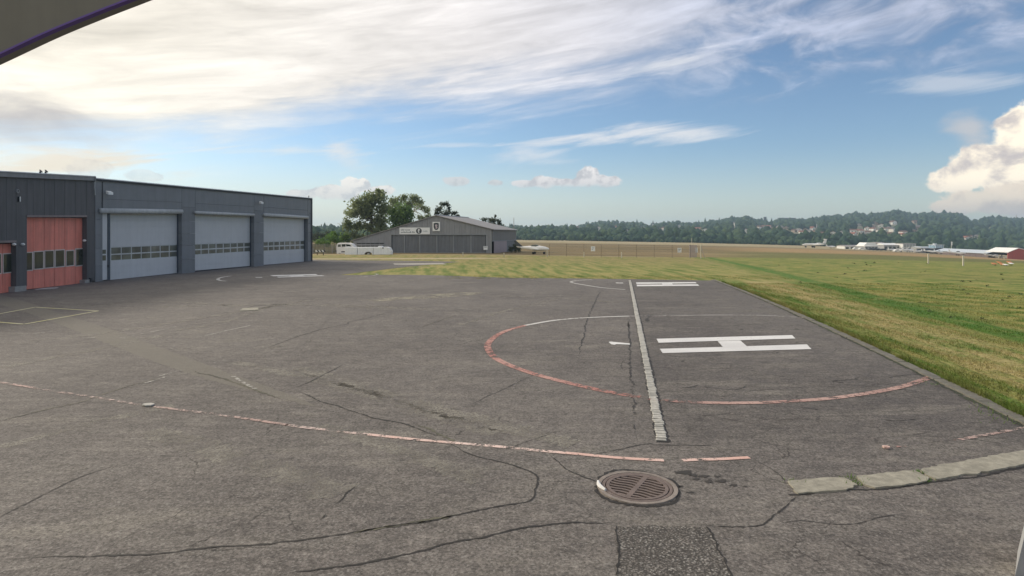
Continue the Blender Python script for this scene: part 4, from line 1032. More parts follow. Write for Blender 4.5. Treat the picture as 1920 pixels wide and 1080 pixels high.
# sliding doors set back behind the wall
dx = [735, 758, 787, 819, 850, 883, 910]
for a, b in zip(dx[:-1], dx[1:]):
    xa, xb = at(a, 440, YH).x + .02, at(b, 440, YH).x - .02
    for q in np.linspace(xa, xb, 5)[:-1]:
        MB().box(q + .01, q + (xb - xa) / 4 - .01, YH + .2, YH + .3, gz, dz + .1).build('door_board', M['glider_door'], gh)
for a in dx[1:-1]:
    xa = at(a, 440, YH).x; MB().box(xa - .09, xa + .09, YH + .08, YH + .26, gz, dz - .12).build('door_post', M['glider_post'], gh)
MB().box(xd0 - .2, xd1 + .2, YH - .08, YH - .01, dz - .02, dz + .16).build('door_rail', M['glider_post'], gh)
MB().box(xd0 - .1, xd1 + .1, YH + .16, YH + .4, gz - .4, gz + .18).build('door_sill', M['concrete'], gh)
for a in (733, 912, 921): 
    xa = at(a, 440, YH).x; MB().box(xa - .10, xa + .10, YH - .06, YH - .005, gz, min(roofz(xa) - .1, dz + .1)).build('corner_post', M['glider_post'], gh)
# lean-to window strip
x0, x1 = at(669, 460, YH).x, at(720, 460, YH).x; za, zb = zat(700, 456.5), zat(700, 463.2)
MB().box(x0, x1, YH - .03, YH - .004, zb, za).build('window', M['glass'], gh)
MB().box(x0 - .05, x1 + .05, YH - .06, YH - .003, za, za + .1).build('window_frame', M['dark_trim'], gh)
for q in np.linspace(x0, x1, 7): MB().box(q - .04, q + .04, YH - .06, YH - .031, zb, za).build('window_bar', M['glider_post'], gh)
MB().box(x0, x1, YH - .07, YH - .032, (za + zb) / 2 - .05, (za + zb) / 2 + .22).build('window_rail', M['glider_wall'], gh)
# roof: two slopes running back and to the right
bk = at(967, 434.5, 131.0); back = Vector((bk.x - xr, bk.y - YH, 0))
for (pa, pb, nm) in ((Vector((xl - .4, YH - .3, zl - .06)), Vector((xm, YH - .3, zm)), 'roof'), (Vector((xm, YH - .3, zm)), Vector((xr + .45, YH - .3, zr - .08)), 'roof')):
    n_ = 16 if pa.x < xm - 1 else 12
    for k in range(n_):
        a, b = pa + back * (k / n_) * 1.02, pa + back * ((k + .985) / n_) * 1.02; e = pb - pa
        m = MB(); m.hexa([a, b, b + e, a + e] + [v + Vector((0, 0, .13)) for v in (a, b, b + e, a + e)]); m.build('roof_sheet', M['glider_roof'], gh)
MB().tube([Vector((xm, YH - .32, zm + .14)), Vector((xm, YH - .32, zm + .14)) + back * 1.02], .12, 6).build('ridge_cap', M['glider_post'], gh)
# east wall: grey boards above, pink boarded door below
wx = Vector((xr, YH + .16, 0)); wdir = back.normalized(); wl_ = back.length
def wallbox(s0_, s1_, z0_, z1_, d, name, mat):
    nn = Vector((wdir.y, -wdir.x, 0)); a, b = wx + wdir * s0_, wx + wdir * s1_
    m = MB(); m.hexa([drop(a, z0_), drop(b, z0_), drop(b, z1_), drop(a, z1_)] + [drop(v + nn * d, z_) for v, z_ in ((a, z0_), (b, z0_), (b, z1_), (a, z1_))]); return m.build(name, mat, gh)
for k in range(14):
    s_a, s_b = wl_ * k / 14 + .02, wl_ * (k + 1) / 14 - .02
    wallbox(s_a, s_b, 2.2, zr - .1, .10, 'wall_board', M['plank_wall'])
    if k < 1: wallbox(s_a, s_b, gz, 2.15, .02, 'wall_board', M['void_paint'])  # lower first bay: near-black sheet painted as a dark opening, no boards
    elif k < 8: wallbox(s_a, s_b, gz, 2.05, .10, 'door_board', M['pink_door'])
    else: wallbox(s_a, s_b, gz, 2.15, .06, 'wall_board', M['glider_door'])
wallbox(0, wl_, 2.07, 2.19, .16, 'door_rail', M['glider_post'])
m = MB(); bx0 = Vector((xl, YH + .4, 0)); c_ = [Vector((xl + .05, YH + .45, gz)), Vector((xr - .05, YH + .45, gz))]
# dark inner lining so that no light leaks through the joints
m.prism([(xl + .1, YH + .42, gz), (xr - .1, YH + .42, gz), (xr - .1, YH + .42, zr - .2), (xm, YH + .42, zm - .2), (xl + .1, YH + .42, zl - .2)], back * .97); m.build('light_stop_lining', M['dark_trim'], gh)

# the signs on the gable
M['sign_white'] = material('sign_white', color=(.80, .80, .79), rough=.5)
M['sign_ink'] = material('sign_ink', color=(.05, .055, .06), rough=.6)
M['sign_grey_ink'] = material('sign_grey_ink', color=(.20, .22, .23), rough=.6)
ys = YH - .10
sx0, sx1 = at(749, 434, ys).x, at(806, 434, ys).x; sz0, sz1 = at(777, 439.2, ys).z, at(777, 426.6, ys).z
sg = thing('sign', ((sx0 + sx1) / 2, ys, sz0), 'long white name board with a round emblem above the hangar doors', 'sign')
MB().box(sx0, sx1, ys - .04, ys + .04, sz0, sz1).build('board', M['sign_white'], sg)
def print_line(x0, x1, z, h_, words, mat, seed):
    """print too small to read in the photograph: rows of letter-sized strokes"""
    r = random.Random(seed); m = MB(); x = x0
    for n in words:
        for _ in range(n):
            w_ = (x1 - x0) / (sum(words) + len(words)) ; hh_ = h_ * r.choice((.62, .62, .66, .95)); lo_ = z - h_ * (.2 if r.random() < .12 else 0)
            m.box(x, x + w_ * r.uniform(.5, .78), ys - .052, ys - .041, lo_, z + hh_); x += w_
        x += (x1 - x0) / (sum(words) + len(words))
    m.build('lettering', mat, sg)
print_line(sx0 + .25, sx0 + 2.1, sz0 + .68, .30, (5, 7), M['sign_grey_ink'], 1)
print_line(sx0 + .25, sx0 + 3.0, sz0 + .24, .32, (15, 4), M['sign_grey_ink'], 2)
print_line(sx0 + 4.25, sx1 - .3, sz0 + .45, .26, (8,), material('sign_faint_ink', color=(.42, .44, .45), rough=.6), 3)
def disc(cx, cz, y, r0, r1, n=28, th=.02):
    m = MB(); A_ = [(cx + r1 * math.cos(t), y, cz + r1 * math.sin(t)) for t in np.linspace(0, 2 * math.pi, n + 1)[:-1]]; m.prism(A_, (0, th, 0)); return m
ccx, ccz = at(785.5, 433, ys).x, at(785.5, 433, ys).z
disc(ccx, ccz, ys - .062, 0, .52).build('emblem_ring', M['sign_ink'], sg)
m = MB(); m.prism([(ccx + .34 * math.cos(t) * (.6 if math.sin(t) > 0 else .45), ys - .075, ccz + .40 * math.sin(t)) for t in np.linspace(0, 2 * math.pi, 17)[:-1]], (0, .012, 0)); m.build('emblem_figure', M['sign_white'], sg)
m = MB(); m.prism([(ccx + .02, ys - .085, ccz - .30), (ccx + .16, ys - .085, ccz - .1), (ccx + .05, ys - .085, ccz + .25), (ccx - .02, ys - .085, ccz + .0)], (0, .008, 0)); m.build('emblem_mark', M['sign_grey_ink'], sg)
bx0, bx1 = at(811, 425, ys).x, at(825, 425, ys).x; bz0, bz1 = at(818, 433.2, ys).z, at(818, 416, ys).z
bd = thing('sign', ((bx0 + bx1) / 2, ys, bz0), 'small upright white sign with dark shield near the gable peak', 'sign')
MB().box(bx0, bx1, ys - .04, ys + .04, bz0, bz1).build('board', M['sign_white'], bd)
scx, scz = (bx0 + bx1) / 2, (bz0 + bz1) / 2 + .02
sh = [(-.46, .56), (-.2, .64), (.2, .64), (.46, .56), (.48, -.1), (.36, -.46), (.1, -.66), (-.1, -.66), (-.36, -.46), (-.48, -.1)]
MB().prism([(scx + x * 1.0, ys - .065, scz + z) for x, z in sh], (0, .02, 0)).build('shield', M['sign_ink'], bd)
M['sign_pale'] = material('sign_emblem_pale', color=(.50, .42, .44), rough=.6)
MB().prism([(scx + x, ys - .08, scz + z) for x, z in [(-.2, .32), (.1, .36), (.26, .2), (.12, .02), (.26, -.2), (.08, -.44), (-.18, -.38), (-.06, -.1), (-.24, .05)]], (0, .012, 0)).build('emblem_figure', M['sign_pale'], bd)
nz = thing('sign', (at(910, 465, ys).x, ys, at(910, 468, ys).z), 'small white notice on the right end of the sliding doors', 'sign')
a, b = at(906.5, 468.5, ys), at(914.2, 461.5, ys); MB().box(a.x, b.x, ys - .03, ys + .02, a.z, b.z).build('board', M['sign_white'], nz)
MB().box(a.x + .1, b.x - .1, ys - .045, ys - .032, b.z - .22, b.z - .12).build('print', M['sign_grey_ink'], nz)

# ------------------------------------------------------------------ glider trailer and van
M['van_white'] = material('white_bodywork', clad((.84, .83, .80), .05, streak=.06, rough=.35))
M['trailer_white'] = material('trailer_skin', clad((.82, .83, .84), .05, streak=.10, rough=.4))
M['rubber'] = material('rubber', color=(.018, .018, .018), rough=.85)
M['rim'] = material('wheel_rim', color=(.45, .45, .44), rough=.4, metal=.3)
def wheel(cx, cy, cz, r, w_, parent, ax='y'):
    m = MB(); R = []
    for d, k in ((0, .86), (.15, 1.0), (.85, 1.0), (1, .86)):
        R.append([(cx + r * k * math.cos(t), cy + w_ * (d - .5), cz + r * k * math.sin(t)) for t in np.linspace(0, 2 * math.pi, 19)[:-1]])
    m.rings(R); t_ = m.build('wheel', M['rubber'], parent, smooth=False)
    m = MB(); m.rings([[(cx + r * k * math.cos(t), cy - w_ * .5 - q, cz + r * k * math.sin(t)) for t in np.linspace(0, 2 * math.pi, 15)[:-1]] for q, k in ((0.0, .6), (.02, .55))]); m.build('rim', M['rim'], t_)
YTR = 103.0
P = lambda px, py, y: at(px, py, y)
gt = thing('glider_trailer', (P(690, 479, YTR).x, YTR, float(ground_z(P(690, 479, YTR).x, YTR))), 'long white covered trailer with one wheel beside the hangar lean-to', 'trailer')
def body(sec, name, mat, parent, yfront, depth, rnd=.12):
    """a side outline in photo pixels given real width, edges eased"""
    o = [P(*q, yfront) for q in sec]; c_ = sum(o, Vector()) / len(o)
    R = []
    for d, k in ((0, .955), (.08, 1.0), (.92, 1.0), (1.0, .955)):
        R.append([Vector((c_.x + (v.x - c_.x) * (1 - (1 - k) * .4), yfront + depth * d, c_.z + (v.z - c_.z) * k)) for v in o])
    m = MB(); m.rings(R); return m.build(name, mat, parent)
arch = [(697 - 7.5 * math.cos(t) - 6.3, 477.4 - 5.6 * math.sin(t)) for t in np.linspace(0, math.pi, 9)]
body([(646.6, 462.8), (669.8, 463.6), (669.8, 477.7), (646.6, 477.6)], 'body_section', M['trailer_white'], gt, YTR, 1.7)
body([(670.2, 463.6), (699.6, 463.4), (699.6, 477.6)] + [(q[0], q[1]) for q in arch[::-1]] + [(670.2, 477.7)], 'body_section', M['trailer_white'], gt, YTR, 1.7)
body([(700.0, 463.4), (712, 463.6), (725, 463.0), (730.5, 465.0), (733, 470.0), (733.4, 476.6), (731, 477.4), (700.0, 477.6)], 'body_section', M['trailer_white'], gt, YTR, 1.7)
a = P(690.6, 476.3, YTR); wheel(a.x, YTR + .18, a.z, .36, .24, gt)
MB().box(P(647, 478, YTR).x, P(731, 478, YTR).x, YTR + .15, YTR + 1.5, P(690, 479.2, YTR).z, P(690, 477.3, YTR).z).build('chassis', M['dark_trim'], gt)
MB().tube([P(730, 477.6, YTR + .8), P(738, 478.2, YTR + .8)], .06, 6).build('drawbar', M['dark_trim'], gt)
a = P(734.3, 472.5, YTR + .1); m = MB(); m.tube([a + Vector((0, 0, .35)), a + Vector((.08, 0, .1)), a + Vector((.06, 0, -.4))], [.09, .12, .08], 7); m.build('nose_cap', M['trailer_white'], gt)
a = P(718, 464.5, YTR - .02); MB().box(a.x - .12, a.x + .12, YTR - .04, YTR + .1, a.z - .12, a.z + .05).build('latch', M['dark_trim'], gt)
MB().box(P(708, 462, YTR).x, P(716, 462, YTR).x, YTR + .3, YTR + 1.2, P(712, 463.6, YTR).z, P(712, 461.4, YTR).z).build('roof_bump', M['trailer_white'], gt)
YV = 107.5
vn = thing('white_van', (P(645, 478, YV).x, YV, float(ground_z(P(645, 478, YV).x, YV))), 'white delivery van parked behind the long trailer', 'van')
body([(630.6, 472.5), (630.4, 463), (631.4, 458.0), (634, 455.6), (652, 455.4), (659, 457.0), (663.0, 461.0), (664.4, 466), (668, 468), (669, 476), (631, 476.4)], 'body', M['van_white'], vn, YV, 1.9)
for sec in ([(640.6, 458.0), (648.0, 457.8), (648.0, 462.4), (640.6, 462.6)], [(649.0, 457.8), (655.6, 458.6), (659.4, 462.0), (649.0, 462.4)], [(633.2, 458.6), (639.0, 458.2), (639.0, 462.6), (633.2, 463)]):
    o = [P(*q, YV - .012) for q in sec]; MB().prism(o, (0, .03, 0)).build('window', M['glass'] if sec[0][0] > 635 else M['glass_pale'], vn)
a = P(636.6, 476.2, YV); wheel(a.x, YV + .12, a.z, .36, .22, vn); a = P(662.6, 476.2, YV); wheel(a.x, YV + .12, a.z, .36, .22, vn)
MB().box(P(629.4, 470, YV).x, P(631.2, 470, YV).x, YV, YV + 1.9, P(630, 472.2, YV).z, P(630, 469.6, YV).z).build('bumper', M['dark_trim'], vn)
MB().box(P(640, 470, YV).x, P(646.5, 470, YV).x, YV - .02, YV + .01, P(643, 473, YV).z, P(643, 471.2, YV).z).build('side_step', M['dark_trim'], vn)

# striped barrier board and old paling fence left of the van
YB = 100.0
M['black'] = material('black_paint', color=(.015, .015, .015), rough=.6)
bb = thing('barrier_board', (P(600, 480, YB).x, YB, float(ground_z(P(600, 480, YB).x, YB))), 'black and white striped barrier board by the paling fence', 'barrier')
a, b = P(591.5, 472.5, YB), P(608.2, 468.8, YB); MB().box(a.x, b.x, YB, YB + .05, a.z, b.z).build('board', M['sign_white'], bb)
for k in range(3):
    x = a.x + .18 + k * .52; w_ = .26; m = MB(); m.prism([(x + .22, YB - .012, a.z), (x + .22 + w_, YB - .012, a.z), (x + w_, YB - .012, b.z), (x, YB - .012, b.z)], (0, .01, 0)); m.build('stripe', M['black'], bb)
for px in (594.5, 606.0):
    q = P(px, 472, YB); MB().box(q.x - .05, q.x + .05, YB + .051, YB + .12, float(ground_z(q.x, YB)), q.z + .1).build('leg', M['black'], bb)
YF = 108.5
pf = thing('paling_fence', (P(610, 480, YF).x, YF, float(ground_z(P(610, 480, YF).x, YF))), 'weathered grey-green paling fence below the bushes', 'fence')
M['paling'] = material('weathered_paling', clad((.155, .165, .115), .2, streak=.3)); M['paling_b'] = material('weathered_paling_pale', clad((.24, .235, .19), .2, streak=.3))
x = P(583, 470, YF).x; xe = P(634, 470, YF).x
while x < xe:
    w_ = random.uniform(.08, .13); zb = float(ground_z(x, YF)); h_ = random.uniform(1.55, 1.8)
    MB().box(x, x + w_, YF, YF + .04, zb, zb + h_).build('paling', M['paling_b'] if random.random() < .25 else M['paling'], pf); x += w_ + .045
for zz in (.5, 1.35): MB().box(P(583, 470, YF).x, xe, YF + .045, YF + .10, -.25 + zz, -.17 + zz).build('rail', M['paling'], pf)
for px, z1 in ((586.5, 465.5), (623, 463.5)):
    q = P(px, z1, YF - .2); MB().box(q.x - .09, q.x + .09, YF - .25, YF - .08, float(ground_z(q.x, YF)), q.z).build('fence_post', M['concrete'], pf)

# ------------------------------------------------------------------ field fence, stakes and signs
M['wire'] = material('fence_wire', color=(.20, .17, .14), rough=.6)
M['post_dark'] = material('fence_post_wood', color=(.17, .135, .10), rough=.9, var=.2)
M['stake'] = material('stake_paint', color=(.52, .48, .39), rough=.8, var=.1)
fw0, fw1 = GT(1030, 480.4), GT(1294, 484.2)
fn_ = thing('wire_fence', fw0, 'low wire mesh fence on thin posts along the hay field', 'fence')
hh = 2.05
npst = 9
for k in range(npst):
    q = fw0.lerp(fw1, k / (npst - 1)); q.z = float(ground_z(q.x, q.y)); MB().tube([q, q + Vector((0, 0, hh + random.uniform(-.1, .1)))], .028, 6).build('fence_post', M['post_dark'], fn_)
for zz in (.25, .6, .95, 1.3, 1.65, 2.0):
    pts = []
    for k in range(17):
        q = fw0.lerp(fw1, k / 16); q.z = float(ground_z(q.x, q.y)) + zz; pts.append(q)
    MB().tube(pts, .011, 4).build('wire', M['wire'], fn_)
m = MB()
for k in range(150):
    q = fw0.lerp(fw1, (k + .5) / 150); q.z = float(ground_z(q.x, q.y)); m.tube([q + Vector((0, 0, .05)), q + Vector((0, 0, 2.0))], .006, 3, False)
tag(m.build('mesh_strands', M['wire'], fn_), kind='stuff')
for px, t0, b0, lab in [(868, 473, 480, 'short white stake before the hangar sliding doors'), (945, 474.5, 482, 'short white stake before the pink boarded door'), (1026, 470.5, 481.5, 'white stake beside the nose of the white light aircraft'),
                    (1095, 473, 482.3, 'white stake by the hay field near the white fence sign'), (1165.5, 473.4, 483.4, 'white stake midway along the wire mesh fence'), (1740.5, 476.5, 494, 'tall white stake below the airport control tower'), (1806, 479.5, 498.5, 'tall white stake before the long low aircraft shed')]:
    q = GT(px, b0); tz = at(px, t0, q.y).z; w_ = .07
    st = MB(); st.hexa([(q.x - w_, q.y - w_, q.z), (q.x + w_, q.y - w_, q.z), (q.x + w_, q.y + w_, q.z), (q.x - w_, q.y + w_, q.z),
                        (q.x - w_ * .9, q.y - w_ * .9, tz), (q.x + w_ * .9, q.y - w_ * .9, tz), (q.x + w_ * .9, q.y + w_ * .9, tz + .03), (q.x - w_ * .9, q.y + w_ * .9, tz + .03)])
    o = st.build('boundary_stake', M['stake']); tag(o, lab, 'stake', 'white stakes along the airfield boundary')
for px, y0, y1, w_, lab in [(1112, 462, 471, 3.8, 'square white notice hanging on the wire fence near two stakes'), (1274.2, 464.8, 473.6, 3.6, 'white notice on the fence left of the mesh gate'), (1305.6, 464.4, 473.2, 2.4, 'narrow upright white notice on the mesh gate')]:
    q = GT(px, 483.0); q.y -= .12; a, b = at(px - w_, y1, q.y), at(px + w_, y0, q.y)
    t = thing('notice', (q.x, q.y, a.z), lab, 'sign'); MB().box(a.x, b.x, q.y - .02, q.y + .02, a.z, b.z).build('board', M['sign_white'], t)
    if w_ > 3:
        for k in range(2): MB().box(a.x + .12, b.x - (.15 if k else .3), q.y - .032, q.y - .022, a.z + .25 + .22 * k, a.z + .33 + .22 * k).build('print', M['sign_grey_ink'], t)
# mesh gate
gq0, gq1 = GT(1293.5, 483.6), GT(1314, 484.4)
gt_ = thing('mesh_gate', gq0, 'purple-grey mesh gate in the wire fence with a tall post', 'gate')
M['gate'] = material('gate_mesh', color=(.34, .29, .30), rough=.7)
zt_ = at(1304, 459.5, gq0.y).z
for q in (gq0, gq1): MB().box(q.x - .06, q.x + .06, q.y - .06, q.y + .06, q.z, zt_ + .05).build('gate_post', M['stake'] if q is gq1 else M['gate'], gt_)
for f in (0, .5, .97):
    z_ = gq0.z + .1 + (zt_ - gq0.z - .12) * f; MB().box(gq0.x + .065, gq1.x - .065, gq0.y - .02, gq0.y + .02, z_, z_ + .05).build('gate_rail', M['gate'], gt_)
m = MB()
for k in range(26):
    x = gq0.x + .08 + (gq1.x - gq0.x - .16) * k / 25; m.box(x - .011, x + .011, gq0.y - .01, gq0.y + .01, gq0.z + .12, zt_ - .02)
tag(m.build('gate_bars', M['gate'], gt_), kind='stuff')
for s_ in (0, 1):
    a = Vector((gq1.x + .07, gq1.y, gq1.z + 1.9 - s_ * .5)); b = GT(1322, 484.6); MB().tube([a, b], .02, 5).build('brace', M['gate'], gt_)
q = GT(1297, 458.8); tag(MB().tube([q, Vector((q.x, q.y, at(1297, 446.5, q.y).z))], .16, 6).build('white_pole', M['stake']), 'white pole standing behind the mesh gate', 'pole')

# ------------------------------------------------------------------ aircraft
M['air_white'] = material('aircraft_paint', color=(.80, .79, .77), rough=.3)
M['air_dark'] = material('aircraft_dark_paint', color=(.035, .04, .04), rough=.4)
def aircraft(base, heading, L, label, name='light_aircraft', dark_fin=False, jet=False, group=None, simple=False, high=False):
    """nose points along heading (degrees from +X towards +Y); L is the fuselage length"""
    t = thing(name, base, label, 'aircraft', group)
    h = math.radians(heading); f = Vector((math.cos(h), math.sin(h), 0)); s_ = Vector((-f.y, f.x, 0)); up = Vector((0, 0, 1)); base = Vector(base)
    def q(a, b, c_): return base + f * (a * L) + s_ * (b * L) + up * (c_ * L)
    st = [(-.50, .012, .215), (-.42, .022, .212), (-.2, .05, .20), (.0, .078, .19), (.18, .082, .185), (.36, .062, .175), (.46, .04, .165), (.5, .012, .16)]
    if jet: st = [(-.5, .010, .17), (-.38, .035, .155), (-.2, .05, .145), (.1, .052, .142), (.32, .05, .14), (.43, .034, .132), (.49, .014, .125), (.5, .004, .122)]
    R = [[q(a, r * .85 * math.cos(k), z + r * math.sin(k)) for k in np.linspace(0, 2 * math.pi, 13)[:-1]] for a, r, z in st]
    m = MB(); m.rings(R); m.build('fuselage', M['air_white'], t, smooth=True)
    wz = .13 if not high else .265
    if jet: wz = .12
    for sd in (-1, 1):
        m = MB(); x0 = .06 if jet else .17; sw = -.16 if jet else -.02
        a = [q(x0, sd * .04, wz), q(x0 - .19, sd * .04, wz), q(x0 - .13 + sw, sd * .58, wz + .035), q(x0 + sw, sd * .58, wz + .035)]
        m.hexa(a + [v + up * (.018 * L) for v in a]); m.build('wing', M['air_white'], t)
        m = MB(); tz = .36 if jet else .225
        a = [q(-.41, sd * .004, tz), q(-.5, sd * .004, tz), q(-.5, sd * .18, tz + .01), q(-.44, sd * .18, tz + .01)]; m.hexa(a + [v + up * (.012 * L) for v in a]); m.build('tailplane', M['air_white'], t)
        if jet:
            m = MB(); m.rings([[q(a_, sd * .085 + r * math.cos(k), .185 + r * math.sin(k)) for k in np.linspace(0, 2 * math.pi, 11)[:-1]] for a_, r in ((-.32, .02), (-.25, .032), (-.16, .030), (-.14, .024))]); m.build('engine', M['air_white'], t)
    m = MB(); ft = .40 if not jet else .38; fw = .006
    a = [q(-.36, -fw, .21), q(-.50, -fw, .20), q(-.54, -fw, ft), q(-.46, -fw, ft)]
    if dark_fin: a = [q(-.30, -fw, .21), q(-.50, -fw, .16), q(-.62, -fw, .42), q(-.55, -fw, .42)]
    m.hexa(a + [v + s_ * (2 * fw * L) for v in a]); m.build('tail_fin', M['air_dark'] if dark_fin else M['air_white'], t)
    if not simple:
        cst = [(-.12, .012, .255), (-.04, .05, .262), (.08, .06, .262), (.17, .045, .245), (.22, .01, .235)]
        if jet: cst = [(.36, .01, .175), (.39, .026, .168), (.43, .02, .155), (.45, .006, .148)]
        m = MB(); m.rings([[q(a_, r * .85 * math.cos(k), z - .02 + r * math.sin(k)) for k in np.linspace(0, 2 * math.pi, 11)[:-1]] for a_, r, z in cst]); m.build('canopy', M['glass'], t, smooth=True)
    for a_, b_ in ((.34, 0), (.02, -.12), (.02, .12)):
        m = MB(); m.tube([q(a_, b_, .14), q(a_, b_, .045)], .008 * L, 5); lg = m.build('landing_gear', M['rim'], t)
        m = MB(); m.rings([[q(a_ + .04 * math.cos(k), b_ + e, .04 + .04 * math.sin(k)) for k in np.linspace(0, 2 * math.pi, 11)[:-1]] for e in (-.014, .014)]); m.build('wheel', M['rubber'], lg)
    return t
q = GT(1002, 476.5); q.y = 106; q.x = at(1000, 476, 106).x; q.z = float(ground_z(q.x, 106)) + .1
aircraft(q, -14, 5.6, 'white light aircraft with a dark raked tail parked right of the gliding hangar', dark_fin=True)

# ------------------------------------------------------------------ hills
RIDGE = np.array([(300, 437), (560, 433), (600, 431.5), (650, 433), (720, 434), (900, 431), (960, 426.5), (1000, 428), (1060, 426.5), (1090, 425), (1110, 420), (1130, 418), (1160, 418), (1200, 420), (1215, 425), (1240, 420), (1265, 415.5), (1290, 421), (1310, 419.5),
    (1330, 415), (1350, 414), (1380, 409), (1400, 407), (1420, 413.5), (1450, 416), (1463, 412), (1490, 412), (1510, 412), (1560, 406.5), (1600, 401.5), (1625, 402), (1660, 400), (1680, 395), (1700, 401.5), (1740, 400.5), (1780, 399.5), (1800, 402), (1815, 411), (1822, 415.5),
    (1832, 412), (1860, 409), (1920, 411.5), (2000, 408), (2200, 404), (2600, 410)], float)
YB0, YR = 590.0, 1500.0
def ridge_z(u): return CAM_H + (HY - np.interp(960 + FPX * u, RIDGE[:, 0], RIDGE[:, 1])) / FPX * YR - 7.0
def hill_z(x, y):
    x = np.asarray(x, float); y = np.asarray(y, float); u = x / np.maximum(y, 1)
    b = ground_z(u * YB0, np.full_like(y, YB0)); zr_ = ridge_z(u)
    t = np.clip((y - YB0) / (YR - YB0), 0, 1.0); e = t ** 1.15
    back_ = np.maximum(0, y - YR) * .05
    return b + (zr_ - b) * e - back_ - 1.5 * (t <= 0)
M['forest'] = None
def m_forest(nt, b, out):
    p = nt.pos(); n = nt.noise(p, .035, 5, .6); f = nt.noise(p, .35, 4, .7)
    tr_ = nt.noise(p, .11, 3, .6); col = nt.mix(n.step(.36, .64), (.024, .050, .034), (.050, .082, .042)); col = nt.mix(tr_.step(.52, .66) * .7, col, (.080, .115, .055)); col = nt.mix(tr_.step(.45, .34) * .7, col, (.014, .030, .024))
    col = nt.scale(col, f.lin(.25, .75, .6, 1.5)); nt.link(col, b.inputs['Base Color']); b.inputs['Roughness'].default_value = .95; b.inputs['Specular IOR Level'].default_value = .1
M['forest'] = material('forest_leaves', m_forest)
M['meadow'] = material('hill_meadow', lambda nt, b, out: (nt.link(nt.mix(nt.noise(nt.pos(), .02, 5).step(.35, .65), (.115, .125, .050), (.20, .165, .085)), b.inputs['Base Color'])))
us = np.linspace(-.75, 1.45, 221); ys_ = np.concatenate([np.linspace(YB0 - 12, YR, 46), [1560, 1700, 2000]])
U, Yg = np.meshgrid(us, ys_); Xg = U * Yg
V = np.c_[Xg.ravel(), Yg.ravel(), hill_z(Xg, Yg).ravel()]; nx = len(us)
i = np.arange(len(ys_) - 1)[:, None] * nx + np.arange(nx - 1)[None]
tag(raw_mesh('hills', V, np.stack([i, i + 1, i + nx + 1, i + nx], -1).reshape(-1, 4), M['meadow'], smooth=True), 'low wooded ridge with meadows behind the airfield', kind='structure')
# far blue ridge at the left
tag(MB().rings([[(x, 2050, -60), (x, 2150, 11 + 9 * mnoise.noise(Vector((x * .003, 3, 0)))), (x, 2300, -60)] for x in np.linspace(-1900, 150, 60)], closed=False).build('far_hills', M['forest'], smooth=True), 'faint far ridge on the western horizon', kind='structure')

# houses first, so that the wood can leave them clear
HOUSES = [(1155.5, 429, 6, 'w'), (1174.5, 434.5, 6, 'W'), (1123.5, 431, 7, 'w'), (1205, 431, 7, 'w'), (1236, 432, 7, 'g'), (1244.5, 431, 4, 'W'), (1274, 428, 5, 'w'), (1308, 432, 12, 'w'), (1322.5, 433.5, 10, 'W'), (1082.6, 430, 5, 'w'),
    (1378, 422, 5, 'W'), (1422.5, 428.5, 5, 'w'), (1432, 426.5, 7, 'b'), (1441, 428, 7, 'w'), (1398, 434, 9, 'w'), (1450, 431, 7, 'b'), (1462, 427.5, 8, 'r'), (1474, 428.5, 7, 'b'), (1489, 434, 5, 'b'), (1498, 434, 6, 'W'), (1503, 438, 7, 'w'), (1510, 432, 7, 'r'), (1517, 436, 7, 'w'), (1523, 430.5, 6, 'W'), (1531, 425, 6, 'g'), (1530, 436, 6, 'b'),
    (1543, 439, 8, 'b'), (1562, 439, 9, 'w'), (1600, 435, 10, 'W'), (1599, 441, 6, 'W'), (1613, 434.6, 10, 'w'), (1580, 438.5, 4, 'w'), (1610, 423, 7, 'g'), (1674, 419.2, 9, 'W'), (1653, 425, 10, 'W'), (1636, 425, 8, 'r'), (1640, 420.5, 8, 'b'), (1626, 430.3, 7, 'W'), (1636, 432, 6, 'W'), (1612.5, 435.6, 9, 'w'), (1628, 438, 7, 'w'), (1621, 440, 6, 'y'),
    (1661.7, 432, 7, 'W'), (1667, 429, 7, 'r'), (1674, 432.6, 8, 'w'), (1648, 434.6, 5, 'w'), (1693, 438, 9, 'W'), (1691, 441, 7, 'y'), (1716.7, 417.4, 9, 'b'), (1721, 427, 7, 'r'), (1713, 434, 8, 'r'), (1718, 430, 6, 'b'), (1810, 448, 11, 'w'), (1818, 446, 6, 'w'), (1831.7, 446, 5, 'w'), (1668, 440, 7, 'b')]
def on_hill(px, py):
    yy = np.linspace(YB0, YR - 20, 1500); u = (px - 960) / FPX; z = hill_z(u * yy, yy); s_ = CAM_H - (py - HY) / FPX * yy
    k = np.nonzero(z >= s_)[0]; y = yy[k[0]] if len(k) else YR - 20
    return Vector((u * y, y, float(hill_z(u * y, y))))
hw = {'w': (.72, .70, .66), 'W': (.84, .83, .80), 'g': (.40, .40, .40), 'b': (.34, .27, .22), 'r': (.46, .36, .31), 'y': (.55, .50, .36)}
HM = {k: material('house_wall_' + n_, color=hw[k], rough=.9) for k, n_ in zip('wWgbry', ('cream', 'white', 'grey', 'brown', 'rose', 'yellow'))}
RM = [material('roof_tiles_' + n_, color=c_, rough=.9) for n_, c_ in (('brown', (.16, .09, .065)), ('grey', (.19, .18, .18)), ('red', (.26, .11, .075)))]
words = {'w': 'cream', 'W': 'bright white', 'g': 'grey', 'b': 'brown timber', 'r': 'pinkish', 'y': 'pale yellow'}
def area(px):
    return ('on the low wooded rise' if px < 1260 else 'right of the church spire' if px < 1400 else 'below the flat topped block' if px < 1550 else
            'below the highest ridge' if px < 1660 else 'beside the small hill meadow' if px < 1760 else 'below the tan hill field')
clear = []; seen = {}
HOUSES.sort()
